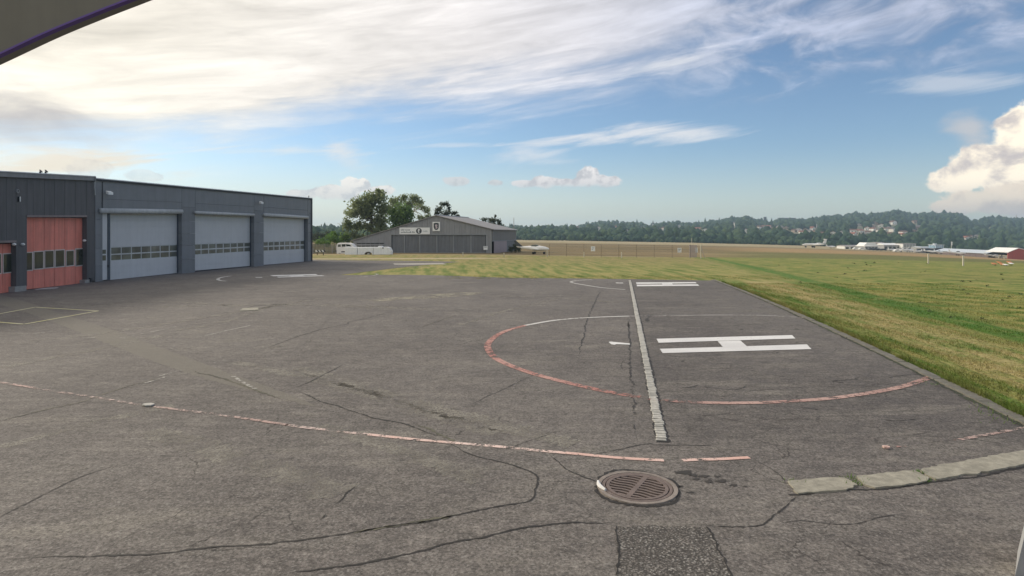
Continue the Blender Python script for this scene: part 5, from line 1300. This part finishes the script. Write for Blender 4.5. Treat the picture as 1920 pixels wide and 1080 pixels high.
for k, (px, py, wd, c_) in enumerate(HOUSES):
    q = on_hill(px, py + 1.5); sc = q.y / FPX; w_ = wd * sc * .56; d_ = max(4.0, w_ * .9); hgt = (6.0 if c_ in 'wW' else 5.0) * sc
    rr = random.uniform(-.5, .5); rm = RM[k % 3] if c_ != 'b' else RM[0]
    lab = '%s %s house with %s roof %s' % ('wide' if wd >= 9 else 'tiny' if wd <= 5 else 'small', words[c_], ('brown', 'grey', 'red')[RM.index(rm)], area(px)); seen[lab] = seen.get(lab, 0) + 1
    if seen[lab] > 1: lab = ('', '', 'second ', 'third ', 'fourth ', 'fifth ')[seen[lab]] + lab + ' counting eastward'
    t = thing('hillside_house', q, lab, 'house', 'houses on the wooded hillside')
    ca, sa = math.cos(rr), math.sin(rr)
    tr_ = lambda x, y, z: (q.x + x * ca - y * sa, q.y + x * sa + y * ca, q.z + z)
    h1 = hgt * .8; h2 = hgt * 1.22
    m = MB(); m.hexa([tr_(-w_, -d_, -6), tr_(w_, -d_, -6), tr_(w_, d_, -6), tr_(-w_, d_, -6), tr_(-w_, -d_, h1), tr_(w_, -d_, h1), tr_(w_, d_, h1), tr_(-w_, d_, h1)]); 
    gable = k % 2
    if gable: m.add([tr_(-w_, -d_, h1 + .002), tr_(w_, -d_, h1 + .002), tr_(0, -d_, h2 - .05)], [(0, 1, 2)])
    m.build('wall', HM[c_], t)
    o_ = .6; m = MB()
    if gable: m.prism([tr_(-w_ - o_, -d_ - o_, h1 - .3), tr_(0, -d_ - o_, h2), tr_(w_ + o_, -d_ - o_, h1 - .3), tr_(w_ + o_, -d_ - o_, h1 - .7), tr_(0, -d_ - o_, h2 - .5), tr_(-w_ - o_, -d_ - o_, h1 - .7)], Vector(tr_(0, d_ + o_, 0)) - Vector(tr_(0, -d_ - o_, 0)))
    else: m.prism([tr_(-w_ - o_, -d_ - o_, h1 - .05), tr_(-w_ - o_, 0, h2), tr_(-w_ - o_, d_ + o_, h1 - .05)], Vector(tr_(w_ + o_, 0, 0)) - Vector(tr_(-w_ - o_, 0, 0)))
    m.build('roof', rm, t)
    m = MB()
    for s_ in (-.5, .5): 
        m2 = MB(); m2.hexa([tr_(s_ * w_ - .6, -d_ - .05, .8), tr_(s_ * w_ + .6, -d_ - .05, .8), tr_(s_ * w_ + .6, -d_ - .05, 2.2), tr_(s_ * w_ - .6, -d_ - .05, 2.2), tr_(s_ * w_ - .6, -d_ + .05, .8), tr_(s_ * w_ + .6, -d_ + .05, .8), tr_(s_ * w_ + .6, -d_ + .05, 2.2), tr_(s_ * w_ - .6, -d_ + .05, 2.2)])
        m2.build('window', M['glass'], t)
    clear.append((px - wd * .5 - 4, px + wd * .5 + 4, py - 3, py + 14, q.y))
# church spires, tower block, mast
def spire(px, yt, yb, w_, lab):
    q = on_hill(px, yb + 6); q.y = min(q.y, YR - 60); u = (px - 960) / FPX; q = Vector((u * q.y, q.y, float(hill_z(u * q.y, q.y)))); sc = q.y / FPX
    t = thing('church', q, lab, 'church'); a = w_ * sc / 2; zt_ = at(px, yt, q.y).z; zs = zt_ - (yb - yt) * .55 * sc
    MB().box(q.x - a, q.x + a, q.y - a, q.y + a, q.z - 2, zs).build('tower', HM['g'], t)
    m = MB(); m.add([(q.x - a * 1.2, q.y - a * 1.2, zs), (q.x + a * 1.2, q.y - a * 1.2, zs), (q.x + a * 1.2, q.y + a * 1.2, zs), (q.x - a * 1.2, q.y + a * 1.2, zs), (q.x, q.y, zt_)], [(0, 1, 4), (1, 2, 4), (2, 3, 4), (3, 0, 4), (3, 2, 1, 0)]); m.build('spire', M['dark_trim'], t)
spire(1224.3, 412.5, 426, 2.6, 'thin dark church spire above the dip in the ridge')
spire(1170, 414, 424, 2.0, 'small pointed church tower on the low wooded rise')
def block(px0, px1, yt, yb, d_, lab, mat, name='tower_block', cat='building', yy=YR - 30, rows=4, cols=6):
    a, b = at(px0, yt, yy), at(px1, yt, yy); zb = float(hill_z((a.x + b.x) / 2, yy)) - 3
    t = thing(name, ((a.x + b.x) / 2, yy, zb), lab, cat); MB().box(a.x, b.x, yy, yy + d_, zb, a.z).build('wall', mat, t)
    MB().box(a.x - .4, b.x + .4, yy - .4, yy + d_ + .4, a.z + .003, a.z + .8).build('roof', M['dark_trim'], t)
    hgt = at(px0, yb, yy).z; 
    for r in range(rows):
        for c_ in range(cols):
            x = a.x + (b.x - a.x) * (c_ + .25) / cols; z = hgt + (a.z - hgt) * (r + .3) / rows
            MB().box(x, x + (b.x - a.x) / cols * .5, yy - .06, yy + .05, z, z + (a.z - hgt) / rows * .5).build('window', M['glass'], t)
block(1463, 1492.5, 409.2, 424, 14, 'long flat topped dark apartment block on the ridge', material('dark_facade', color=(.075, .07, .07), rough=.9))
block(1433.4, 1437.2, 407.3, 420, 5, 'slim dark tower on the ridge left of the flat topped block', M['dark_trim'], 'slim_tower', 'tower', rows=3, cols=1)
q = Vector((at(963.5, 440, 560).x, 560, float(ground_z(at(963.5, 440, 560).x, 560)))); tag(MB().tube([q, Vector((q.x, q.y, at(963.5, 408, 560).z))], [.45, .25], 6).build('radio_mast', M['wire']), 'thin radio mast rising beside the gliding hangar roof', 'mast')
q = on_hill(1905.5, 420); q = Vector(((1905.5 - 960) / FPX * 1450, 1450, 0)); q.z = float(hill_z(q.x, q.y)); tag(MB().tube([q, Vector((q.x, q.y, at(1905.5, 402.5, 1450).z))], [.7, .4], 6).build('radio_mast', M['wire']), 'thin mast on the wooded ridge at the far east', 'mast')

# the wood: rounded and pointed crowns, one mass
def crown_mesh(kind):
    bm = bmesh.new(); bmesh.ops.create_icosphere(bm, subdivisions=2 if kind < 1 else 1, radius=1.0)
    off = Vector((kind * 13.1, kind * 7.7, 2.0))
    for v in bm.verts:
        n_ = mnoise.noise(v.co * 1.7 + off) * .42 + mnoise.noise(v.co * 4.5 + off) * .22; v.co *= 1 + n_
        if kind >= 4: h_ = (v.co.z + 1) / 2; v.co.x *= 1.1 - h_ * .95; v.co.y *= 1.1 - h_ * .95; v.co.z *= 1.5
    bmesh.ops.triangulate(bm, faces=bm.faces)
    V = np.array([v.co[:] for v in bm.verts]); F = np.array([[v.index for v in f.verts] for f in bm.faces]); bm.free(); return V, F
CR_ = [crown_mesh(k) for k in range(6)]
def in_poly(px, py, box):
    return (px > box[0]) & (px < box[1]) & (py > box[2]) & (py < box[3])
def wood(name, label, n, ulo, uhi, ylo, yhi, size, clearings=(), conifer=.15, ypow=1.0, floor=None):
    u = rng.uniform(ulo, uhi, n); y = ylo + (yhi - ylo) * rng.random(n) ** ypow; x = u * y
    z = hill_z(x, y) if floor is None else floor(x, y)
    px = 960 + FPX * u; py = HY - (z - CAM_H) / y * FPX
    keep = np.ones(n, bool)
    for (a, b, c_, d, yy) in clearings: keep &= ~(in_poly(px, py, (a, b, c_, d)) & (y < yy + 6))
    for bx in MEADOWS: keep &= ~in_poly(px, py, bx)
    x, y, z = x[keep], y[keep], z[keep]; VS, FS, o = [], [], 0
    for k in range(len(x)):
        kd = int(rng.integers(4, 6)) if rng.random() < conifer else int(rng.integers(0, 4)); Vc, Fc = CR_[kd]
        s_ = size * rng.uniform(.55, 1.35); hz = rng.uniform(.75, 1.5); a = rng.uniform(0, 6.28); ca, sa = math.cos(a), math.sin(a)
        P_ = np.c_[(Vc[:, 0] * ca - Vc[:, 1] * sa) * s_, (Vc[:, 0] * sa + Vc[:, 1] * ca) * s_, Vc[:, 2] * s_ * hz]
        VS.append(P_ + np.array([x[k], y[k], z[k] + s_ * hz * .55])); FS.append(Fc + o); o += len(Vc)
    ob = raw_mesh(name, np.concatenate(VS), np.concatenate(FS), M['forest']); tag(ob, label, kind='stuff'); return ob
MEADOWS = [(1818, 1903, 427.5, 433.5), (1678, 1704, 420.5, 429), (1464, 1492, 433, 437.5), (1903, 1912, 428, 431)]
wood('forest', 'dense wood covering the ridge behind the airfield', 9500, -.42, 1.10, 640, 1500, 5.0, clear, .08, .85)
wood('ridge_trees', 'tree tops standing along the crest of the ridge', 1300, -.42, 1.10, 1440, 1530, 5.0, (), .12)
wood('tree_belt', 'lower belt of trees along the foot of the hills', 900, -.1, 1.0, 588, 650, 4.6, (), .04)
wood('tree_belt', 'hedge line of low trees at the far edge of the hay field', 500, -.05, .55, 560, 590, 2.4, (), .0, floor=lambda x, y: ground_z(x, y))
wood('tree_belt', 'distant trees left of the gliding hangar', 220, -.40, -.22, 300, 560, 3.2, (), .03, floor=lambda x, y: ground_z(x, y))

# ------------------------------------------------------------------ the airport across the field
M['shed_white'] = material('shed_white', clad((.74, .74, .72), .05)); M['shed_grey'] = material('shed_grey', clad((.32, .32, .32), .08))
M['shed_brown'] = material('shed_brown', clad((.165, .125, .12), .1)); M['hangar_red'] = material('hangar_red', clad((.40, .095, .075), .1)); M['blue_glass'] = material('tower_glass', m_glass((.20, .30, .40)))
M['roof_white'] = material('roof_white', clad((.82, .82, .80), .04)); M['roof_blue'] = material('roof_pale_blue', clad((.52, .57, .62), .08)); M['roof_dull'] = material('roof_dull', clad((.30, .27, .26), .1))
YA = 420.0
def AP(px, py, d=0.0): return at(px, py, YA + d)
def gzA(px, d=0): u = (px - 960) / FPX; return float(ground_z(u * (YA + d), YA + d))
def shed(x0, x1, ytop, ybot, d, lab, wall, roof, rise=0.0, name='airport_shed', dep=12, cat='building', bays=4, base=None):
    a, b = AP(x0, ytop, d), AP(x1, ytop, d); za = AP(x0, ybot, d).z; zb0 = min(gzA(x0, d), gzA(x1, d)) - 1.0
    t = thing(name, ((a.x + b.x) / 2, a.y, zb0), lab, cat)
    MB().box(a.x, b.x, a.y, a.y + dep, zb0, a.z).build('wall', wall, t)
    w_ = (b.x - a.x); rz = rise * YA / FPX
    m = MB()
    if rise > 0: m.prism([(a.x - .3, a.y - .4, a.z + .002), (a.x - .3, a.y + dep / 2, a.z + rz), (a.x - .3, a.y + dep + .4, a.z + .002)], (w_ + .6, 0, 0))
    else: m.box(a.x - .3, b.x + .3, a.y - .4, a.y + dep + .4, a.z + .003, a.z + .35)
    m.build('roof', roof, t)
    hz = a.z - max(za, zb0 + .5)
    for k in range(bays):
        xx = a.x + w_ * (k + .18) / bays; m = MB(); m.box(xx, xx + w_ / bays * .6, a.y - .05, a.y + .1, max(za, zb0 + .5) + hz * .15, max(za, zb0 + .5) + hz * .72); m.build('window', M['glass'], t)
    return t
shed(1584, 1622, 461.5, 468, 60, 'long low pale shed at the start of the airport row', M['shed_white'], M['roof_dull'], 2.2)
shed(1622, 1646, 462.0, 467, 30, 'low cream shed in front of the peaked white marquee', M['shed_grey'], M['roof_white'], 0.0)
tq = AP(1633, 468, 45); t = thing('marquee', (tq.x, tq.y, gzA(1633, 45)), 'peaked white marquee tent beside the long low pale shed', 'tent')
m = MB(); y_ = tq.y; pts = [AP(1618.5, 461.8, 45), AP(1625.5, 455.0, 45), AP(1641, 455.2, 45), AP(1649, 462.4, 45)]; m.prism(pts, (0, 10, 0)); m.build('canopy', M['roof_white'], t)
for px in (1620, 1629, 1638, 1647): a = AP(px, 462, 45); MB().box(a.x - .1, a.x + .1, a.y + .05, a.y + .25, gzA(px, 45), a.z + .1).build('tent_pole', M['shed_white'], t)
shed(1646, 1659, 455.5, 468, 90, 'brown gabled barn behind the white marquee', M['shed_brown'], M['roof_dull'], 1.8, 'barn')
shed(1657.5, 1689, 459.4, 470, 75, 'grey building with a long bright white roof', M['shed_grey'], M['roof_white'], 4.0)
of = shed(1693, 1717, 457.2, 470, 70, 'three storey white office block with window bands', M['shed_white'], M['roof_dull'], 0.0, 'office_block', 10, bays=0)
for r in range(3):
    for k in range(4):
        a, b = AP(1694.5 + k * 5.6, 458.6 + r * 3.4, 69.9), AP(1699.2 + k * 5.6, 460.4 + r * 3.4, 69.9); MB().box(a.x, b.x, a.y - .05, a.y + .2, b.z, a.z).build('window', M['glass'], of)
shed(1717.5, 1729, 462.5, 471, 80, 'dark low annex beside the white office block', M['shed_brown'], M['roof_dull'], 1.0, bays=2)
shed(1727, 1757, 464.2, 474, 50, 'long grey terminal shed left of the control tower', M['shed_grey'], M['roof_blue'], 1.8, bays=6)
tw = thing('control_tower', (AP(1760, 474, 40).x, YA + 40, gzA(1760, 40)), 'low control tower with pale blue glazed top', 'control tower')
a, b = AP(1754, 465, 40), AP(1766.5, 474, 40); MB().box(a.x, b.x, a.y, a.y + 6, gzA(1760, 40) - 1, a.z).build('shaft', M['shed_grey'], tw)
a2, b2 = AP(1753, 459.8, 40), AP(1767.5, 465, 40); MB().box(a2.x, b2.x, a2.y - 1, a2.y + 7, b2.z + .003, a2.z).build('cab', M['blue_glass'], tw)
MB().box(a2.x - .4, b2.x + .4, a2.y - 1.4, a2.y + 7.4, a2.z + .003, a2.z + .4).build('roof', M['roof_blue'], tw)
for k in range(5): x = a2.x + (b2.x - a2.x) * k / 4; MB().box(x - .12, x + .12, a2.y - 1.08, a2.y - .95, b2.z, a2.z).build('mullion', M['shed_white'], tw)
a3 = AP(1756, 456.4, 40); MB().box(a3.x - .9, a3.x + .9, a3.y + 1, a3.y + 3, a2.z + .405, a3.z).build('roof_cabin', M['roof_blue'], tw)
MB().box(AP(1752, 466, 40).x, AP(1768.5, 466, 40).x, YA + 38.4, YA + 39.95, AP(1760, 467.6, 40).z, AP(1760, 465.2, 40).z).build('balcony', M['dark_trim'], tw)
shed(1736, 1766, 467.6, 473, 25, 'dark open hangar front beneath the control tower', M['dark_trim'], M['dark_trim'], 0.0, 'open_hangar', 10, bays=0)
# the long aircraft shed runs towards the camera on the right
p0, p1 = AP(1786, 474, 0), at(1892, 483.5, 330.0)
ls = thing('aircraft_shed', (p0.x, p0.y, gzA(1786)), 'long low aircraft shed with a white roof and dark open front', 'hangar')
dirv = Vector((p1.x - p0.x, p1.y - p0.y, 0)); Ls = dirv.length; dirv.normalize(); nv = Vector((-dirv.y, dirv.x, 0)); nv = nv if nv.y > 0 else -nv
z0e, z1e = at(1786, 470.5, p0.y).z, at(1892, 476.2, 330.0).z; zg0, zg1 = float(ground_z(p0.x, p0.y)) - .6, float(ground_z(p1.x, p1.y)) - .6
nb = 10
for k in range(nb):
    f0, f1 = k / nb, (k + .97) / nb; a, b = drop(p0.lerp(p1, f0), 0), drop(p0.lerp(p1, f1), 0); ze0, ze1 = z0e + (z1e - z0e) * f0, z0e + (z1e - z0e) * f1; g0, g1 = zg0 + (zg1 - zg0) * f0, zg0 + (zg1 - zg0) * f1
    m = MB(); m.hexa([drop(a + nv * 9, g0), drop(b + nv * 9, g1), drop(b + nv * 9, ze1), drop(a + nv * 9, ze0), drop(a + nv * 9.3, g0), drop(b + nv * 9.3, g1), drop(b + nv * 9.3, ze1), drop(a + nv * 9.3, ze0)]); m.build('back_wall', M['shed_brown'], ls)
    m = MB(); m.hexa([drop(a, g0), drop(a + dirv * .3, g0), drop(a + dirv * .3, ze0), drop(a, ze0)] + [drop(v + nv * .3, z) for v, z in ((a, g0), (a + dirv * .3, g0), (a + dirv * .3, ze0), (a, ze0))]); m.build('post', M['shed_brown'], ls)
    if k % 3 == 1:
        m = MB(); m.hexa([drop(a + nv * .1, g0), drop(b + nv * .1, g1), drop(b + nv * .1, ze1), drop(a + nv * .1, ze0)] + [drop(v + nv * .25, z) for v, z in ((a, g0), (b, g1), (b, ze1), (a, ze0))]); m.build('door', M['shed_brown'], ls)
    rise = 1.6; m = MB(); m.hexa([drop(a - nv * .5, ze0), drop(b - nv * .5, ze1), drop(b + nv * 5, ze1 + rise), drop(a + nv * 5, ze0 + rise)] + [drop(v, z + .2) for v, z in ((a - nv * .5, ze0), (b - nv * .5, ze1), (b + nv * 5, ze1 + rise), (a + nv * 5, ze0 + rise))]); m.build('roof_sheet', M['roof_white'] if k < 6 else M['roof_blue'], ls)
    m = MB(); m.hexa([drop(a + nv * 5.01, ze0 + rise), drop(b + nv * 5.01, ze1 + rise), drop(b + nv * 10, ze1), drop(a + nv * 10, ze0)] + [drop(v, z + .2) for v, z in ((a + nv * 5.01, ze0 + rise), (b + nv * 5.01, ze1 + rise), (b + nv * 10, ze1), (a + nv * 10, ze0))]); m.build('roof_sheet', M['roof_blue'], ls)
    m = MB(); m.hexa([drop(a - nv * .5, ze0 - .75), drop(b - nv * .5, ze1 - .75), drop(b - nv * .5, ze1 - .02), drop(a - nv * .5, ze0 - .02)] + [drop(v, z) for v, z in ((a - nv * .2, ze0 - .75), (b - nv * .2, ze1 - .75), (b - nv * .2, ze1 - .02), (a - nv * .2, ze0 - .02))]); m.build('fascia', M['black'], ls)
# red hangar at the right edge
yr_ = 300.0; rh = thing('red_hangar', (at(1900, 485, yr_).x, yr_, float(ground_z(at(1900, 485, yr_).x, yr_))), 'red gabled hangar beside the long aircraft shed', 'hangar')
pts = [at(1889.5, 487, yr_), at(1946, 490, yr_), at(1946, 474, yr_), at(1909, 465.8, yr_), at(1889.5, 473.6, yr_)]; pts[0].z -= .8; pts[1].z -= .8
xs2 = np.linspace(pts[0].x, pts[1].x, 13); topz = lambda x: np.interp(x, [pts[4].x, pts[3].x, pts[2].x], [pts[4].z, pts[3].z, pts[2].z])
for a, b in zip(xs2[:-1], xs2[1:]):
    zz = [(a + .02, topz(a + .02)), (b - .02, topz(b - .02))]
    if a < pts[3].x < b: zz.insert(1, (pts[3].x, pts[3].z))
    MB().prism([(a + .02, yr_, pts[0].z), (b - .02, yr_, pts[0].z)] + [(x, yr_, z) for x, z in zz[::-1]], (0, .3, 0)).build('cladding_sheet', M['hangar_red'], rh)
for (a, b) in ((pts[4], pts[3]), (pts[3], pts[2])):
    e = Vector((0, 14, 0)); o = Vector((0, -.4, .02)); m = MB(); m.hexa([a + o, b + o, b + e, a + e] + [v + Vector((0, 0, .25)) for v in (a + o, b + o, b + e, a + e)]); m.build('roof', M['roof_white'], rh)
# white mast with flag
q = AP(1783.8, 472, 15); q.z = gzA(1784, 15); fm = thing('flag_pole', q, 'white pole with pale flag left of the long aircraft shed', 'flag pole')
tp = AP(1783.8, 453, 15); MB().tube([q, Vector((q.x, q.y, tp.z))], .14, 6).build('pole', M['shed_white'], fm); m = MB(); m.prism([(q.x + .1, q.y, tp.z), (q.x + 1.0, q.y + .2, tp.z - .2), (q.x + .9, q.y + .2, tp.z - 2.6), (q.x + .1, q.y, tp.z - 2.8)], (0, .05, 0)); m.build('flag', M['roof_white'], fm)
# parked planes
def plane_at(px, py, y, hd, L, lab, **k):
    q = at(px, py, y); q.z = float(ground_z(q.x, q.y)); 
    # stand it where the ground meets the photo row
    aircraft(q, hd, L, lab, **k)
plane_at(1526, 464, 470, 172, 17.5, 'white business jet parked at the left end of the airport', jet=True, name='business_jet')
plane_at(1558, 464, 462, 10, 7.5, 'small white aeroplane behind the tail of the business jet', simple=True)
GP = 'small aeroplanes parked on the airport apron'
for px, y, hd, L, lab in [(1672, 395, 20, 6.5, 'small white aeroplane before the grey building with a white roof'), (1690, 390, 165, 8.0, 'white aeroplane seen side on left of the office block'), (1703, 388, 10, 8.5, 'white aeroplane in front of the office block'),
                     (1721, 385, 195, 6.5, 'small white aeroplane with upright tail before the dark annex'), (1746, 372, -8, 8.2, 'white aeroplane with tall tail below the control tower'), (1760, 380, 20, 8.0, 'grey-white aeroplane close right of the control tower'),
                     (1795, 345, -8, 8.6, 'white aeroplane with raked tail at the open end of the aircraft shed'), (1860, 318, -12, 6.6, 'white aeroplane with raked tail before the middle of the aircraft shed'), (1878, 312, 200, 4.4, 'stubby white aeroplane near the red hangar'), (1888, 308, 80, 3.2, 'white aeroplane seen from its tail against the red hangar')]:
    plane_at(px, 474, y, hd, L, lab, group=GP)
# white car and small items
def car(px, y, L, lab, mat, nm='parked_car', hgt=1.5, cat='car'):
    q = at(px, 470, y); q.z = float(ground_z(q.x, y)); t = thing(nm, q, lab, cat); k = L / 4.3; hh = hgt / 1.5
    o = [(-2.1, .3), (-2.15, .8), (-1.6, .95), (-1.1, 1.45), (.5, 1.5), (1.1, .98), (2.0, .85), (2.15, .35)]; m = MB(); m.prism([(q.x + x * k, y - .85, q.z + z * hh) for x, z in o], (0, 1.7, 0)); m.build('body', mat, t)
    m = MB(); m.prism([(q.x + x * k, y - .87, q.z + z * hh) for x, z in [(-1.05, 1.0), (-.95, 1.36), (.4, 1.4), (.85, 1.0)]], (0, .03, 0)); m.build('window', M['glass'], t)
    for s_ in (-1.3, 1.35): wheel(q.x + s_ * k, y - .75, q.z + .32, .32, .2, t)
car(1335, 575, 5.5, 'white car on the far side of the hay field', M['van_white'], hgt=2.2)
DK = material('car_dark_paint', color=(.03, .03, .035), rough=.3)
for k, px in enumerate((1633, 1640, 1647, 1655)): car(px, 400 - k, 4.6, ['dark car first in the row before the marquee', 'dark car second in the row before the marquee', 'dark car third in the row before the marquee', 'dark car nearest the grey building with white roof'][k], DK)
for px, y, lab in ((1605, 430, 'white car before the long low pale shed'), (1616, 425, 'silver car at the end of the long low pale shed'), (1682, 385, 'white estate car left of the parked planes')): car(px, y, 4.8, lab, M['van_white'])
# airport apron strip
ap = [(1560, 470), (1690, 478), (1900, 489), (2100, 500)]
# orange and white runway markers
M['orange'] = material('marker_orange', color=(.48, .19, .07), rough=.7)
for k, (px, py, c_, lab) in enumerate([(1868, 497.0, 'o', 'leftmost low orange marker board in the grass'), (1877, 494.5, 'o', 'upright orange marker behind the low white board'), (1884, 498, 'o', 'orange marker board in the middle of the cluster'), (1889.5, 498.4, 'w', 'low white marker board in the orange cluster'), (1896, 494, 'o', 'orange marker board at the back right of the cluster'), (1899.5, 496, 'w', 'small white marker at the right end of the cluster')]):
    q = GT(px, py); s_ = q.y / FPX; w_ = (3.6 if k % 2 == 0 else 2.8) * s_; h_ = (4.0 if c_ == 'o' else 3.0) * s_
    t = thing('marker_board', q, lab, 'marker', 'orange and white markers in the grass')
    MB().prism([(q.x - w_, q.y, q.z + .1), (q.x + w_, q.y, q.z + .1), (q.x + w_ * .8, q.y + .5, q.z + h_), (q.x - w_ * .8, q.y + .5, q.z + h_)], (0, .25, 0)).build('board', M['orange'] if c_ == 'o' else M['sign_white'], t)
    for s2 in (-.7, .7): MB().box(q.x + s2 * w_ - .04, q.x + s2 * w_ + .04, q.y + .3, q.y + .42, q.z - .1, q.z + h_ * .6).build('leg', M['post_dark'], t)
    MB().box(q.x - w_ * .85, q.x + w_ * .85, q.y - .012 + .2, q.y + .2, q.z + h_ * .42, q.z + h_ * .58).build('stripe', M['sign_white'] if c_ == 'o' else M['orange'], t)

# ------------------------------------------------------------------ grass blades on the near lawn
NB = 150000
yy = 7 + 45 * rng.random(NB) ** 1.7; kk_ = .02 + 16 * rng.random(NB) ** 1.5
xx = np.polyval(QO, np.minimum(yy, 46)) + .02 + kk_
b_ = (yy > 46.2); xx[b_] = rng.uniform(-6, 22, b_.sum())
ok = ~((yy > 44) & (yy < 47.5)); xx, yy = xx[ok], yy[ok]; n = len(xx)
hgt = (.025 + .05 * rng.random(n) ** 1.5) * (1 + .5 * np.sin(xx * 3.1 + yy * .7)) * np.where(rng.random(n) < .03, 1.9, 1.0); wdt = .006 + .009 * rng.random(n)
a = rng.uniform(0, 6.283, n); lean = rng.normal(0, .035, (n, 2)); zb = ground_z(xx, yy)
B0 = np.c_[xx - wdt * np.cos(a), yy - wdt * np.sin(a), zb]; B1 = np.c_[xx + wdt * np.cos(a), yy + wdt * np.sin(a), zb]; B2 = np.c_[xx + lean[:, 0], yy + lean[:, 1], zb + hgt]
V = np.stack([B0, B1, B2], 1).reshape(-1, 3)
tag(raw_mesh('grass', V, np.arange(3 * n).reshape(-1, 3), M['blade']), 'short green and straw coloured grass along the kerb', kind='stuff')
# dark weed clumps dotted over the meadow
cl = []
for _ in range(48):
    y = random.uniform(24, 85); u = random.uniform(.36, .84)
    if u * y < kout(min(y, 46)) + 5: continue
    s_ = random.uniform(.05, .13) * (1 + y / 120); x = u * y; z = float(ground_z(x, y)); cl.append((Vector((x, y, z + s_ * .35)), (s_ * 1.3, s_, s_ * .55)))
V, F = leaves(cl, 1600, .03); tag(raw_mesh('meadow_weeds', V, F, M['leaf_dark']), 'dark weed clumps dotted over the mown meadow', kind='stuff')
# longer tufts leaning over the kerb
NT_ = 16000; yy = 6 + 40 * rng.random(NT_) ** 1.6; tuft = (np.sin(yy * 2.3) + np.sin(yy * 5.1 + 1) + np.sin(yy * .9 + 2)) > -.2 + rng.normal(0, .7, NT_); yy = yy[tuft]; n = len(yy)
xx = np.polyval(QO, yy) - .04 + np.abs(rng.normal(0, .12, n)); hgt = .07 + .15 * rng.random(n) ** 2; zb = ground_z(xx, yy); a = rng.uniform(0, 6.283, n); wdt = .008 + .008 * rng.random(n)
V = np.stack([np.c_[xx - wdt * np.cos(a), yy - wdt * np.sin(a), zb], np.c_[xx + wdt * np.cos(a), yy + wdt * np.sin(a), zb], np.c_[xx - .08 * rng.random(n), yy + rng.normal(0, .05, n), zb + hgt]], 1).reshape(-1, 3)
tag(raw_mesh('grass_fringe', V, np.arange(3 * n).reshape(-1, 3), M['blade']), 'longer grass leaning over the kerb', kind='stuff')
# weeds in the joints of the slabs and kerb
wv = []
for (px, py, n_, sp) in [(1605, 908, 40, .10), (1600, 899, 25, .08), (1722, 888, 30, .05), (1740, 904, 20, .06), (1868, 775, 40, .18), (1890, 790, 50, .25), (1850, 763, 30, .2), (1760, 720, 30, .25), (1480, 905, 14, .1)]:
    g = G(px, py)
    for _ in range(n_):
        x, y = g[0] + random.gauss(0, sp), g[1] + random.gauss(0, sp * .6); h_ = random.uniform(.02, .07); t_ = random.uniform(0, 6.28)
        wv += [(x - .008 * math.cos(t_), y - .008 * math.sin(t_), AZ), (x + .008 * math.cos(t_), y + .008 * math.sin(t_), AZ), (x + random.gauss(0, .03), y + random.gauss(0, .03), AZ + h_)]
tag(raw_mesh('weeds', np.array(wv), np.arange(len(wv)).reshape(-1, 3), M['leaf_bush']), 'small weeds in the joints of slabs and kerb', kind='stuff')

# ------------------------------------------------------------------ eave overhead and block at the corner
M['eave'] = material('eave_board', clad((.15, .14, .12), .15, streak=.25)); M['eave_fringe'] = material('eave_violet_fringe', color=(.10, .05, .28), rough=.5)
ye = 1.6
ed = smooth_line([(-420, 330), (-250, 232), (-120, 164), (0, 107), (90, 65), (180, 28), (255, -1), (380, -50), (560, -112)], 8)
ev = thing('eave', at(100, 40, ye), 'dark curved eave edge with violet lens fringe above the camera', 'eave')
Lw = [at(px, py, ye) for px, py in ed]; upv = Vector((-.30, .0, .34))
R = [[v, v + Vector((0, .05, .012)), v + upv + Vector((0, .05, 0)), v + upv] for v in Lw]; MB().rings(R).build('eave_board', M['eave'], ev)
R = [[v + Vector((0, -.012, -.0008)), v + Vector((0, .004, -.0008)), v + Vector((-.002, .004, .0034)), v + Vector((-.002, -.012, .0034))] for v in Lw]; MB().rings(R).build('rim', M['eave_fringe'], ev)  # added strip coloured as the lens's violet fringe; the eave has no rim
bz = thing('concrete_block', (*G(1935, 1075), 0), 'grey sloped concrete block at the edge of the apron', 'block')
c0 = G(1903, 1082); w_ = .75; m = MB(); kx = (c0[1] + .5) / c0[1]
m.hexa([(c0[0], c0[1], AZ), (c0[0] + w_, c0[1], AZ), (c0[0] * kx + w_, c0[1] + .5, AZ), (c0[0] * kx + .03, c0[1] + .5, AZ), (c0[0] + .147, c0[1], .62), (c0[0] + w_, c0[1], .62), (c0[0] * kx + w_, c0[1] + .5, .62), (c0[0] * kx + .18, c0[1] + .5, .62)])
m.build('block', material('smooth_concrete', concrete((.34, .34, .34), .1, 3)), bz)

# ------------------------------------------------------------------ air
hz = MB().box(-3600, 4800, -2400, 4200, -200, 84).build('haze', None); hz['kind'] = 'stuff'; hz['label'] = 'thin evening haze over the airfield'
hm = D.materials.new('haze'); hm.use_nodes = True; t = hm.node_tree; t.nodes.remove(t.nodes['Principled BSDF'])
pv = t.nodes.new('ShaderNodeVolumePrincipled'); pv.inputs['Color'].default_value = (.60, .80, 1.0, 1); pv.inputs['Density'].default_value = .00026; pv.inputs['Anisotropy'].default_value = .2
t.links.new(pv.outputs[0], t.nodes['Material Output'].inputs['Volume']); hz.data.materials.append(hm)
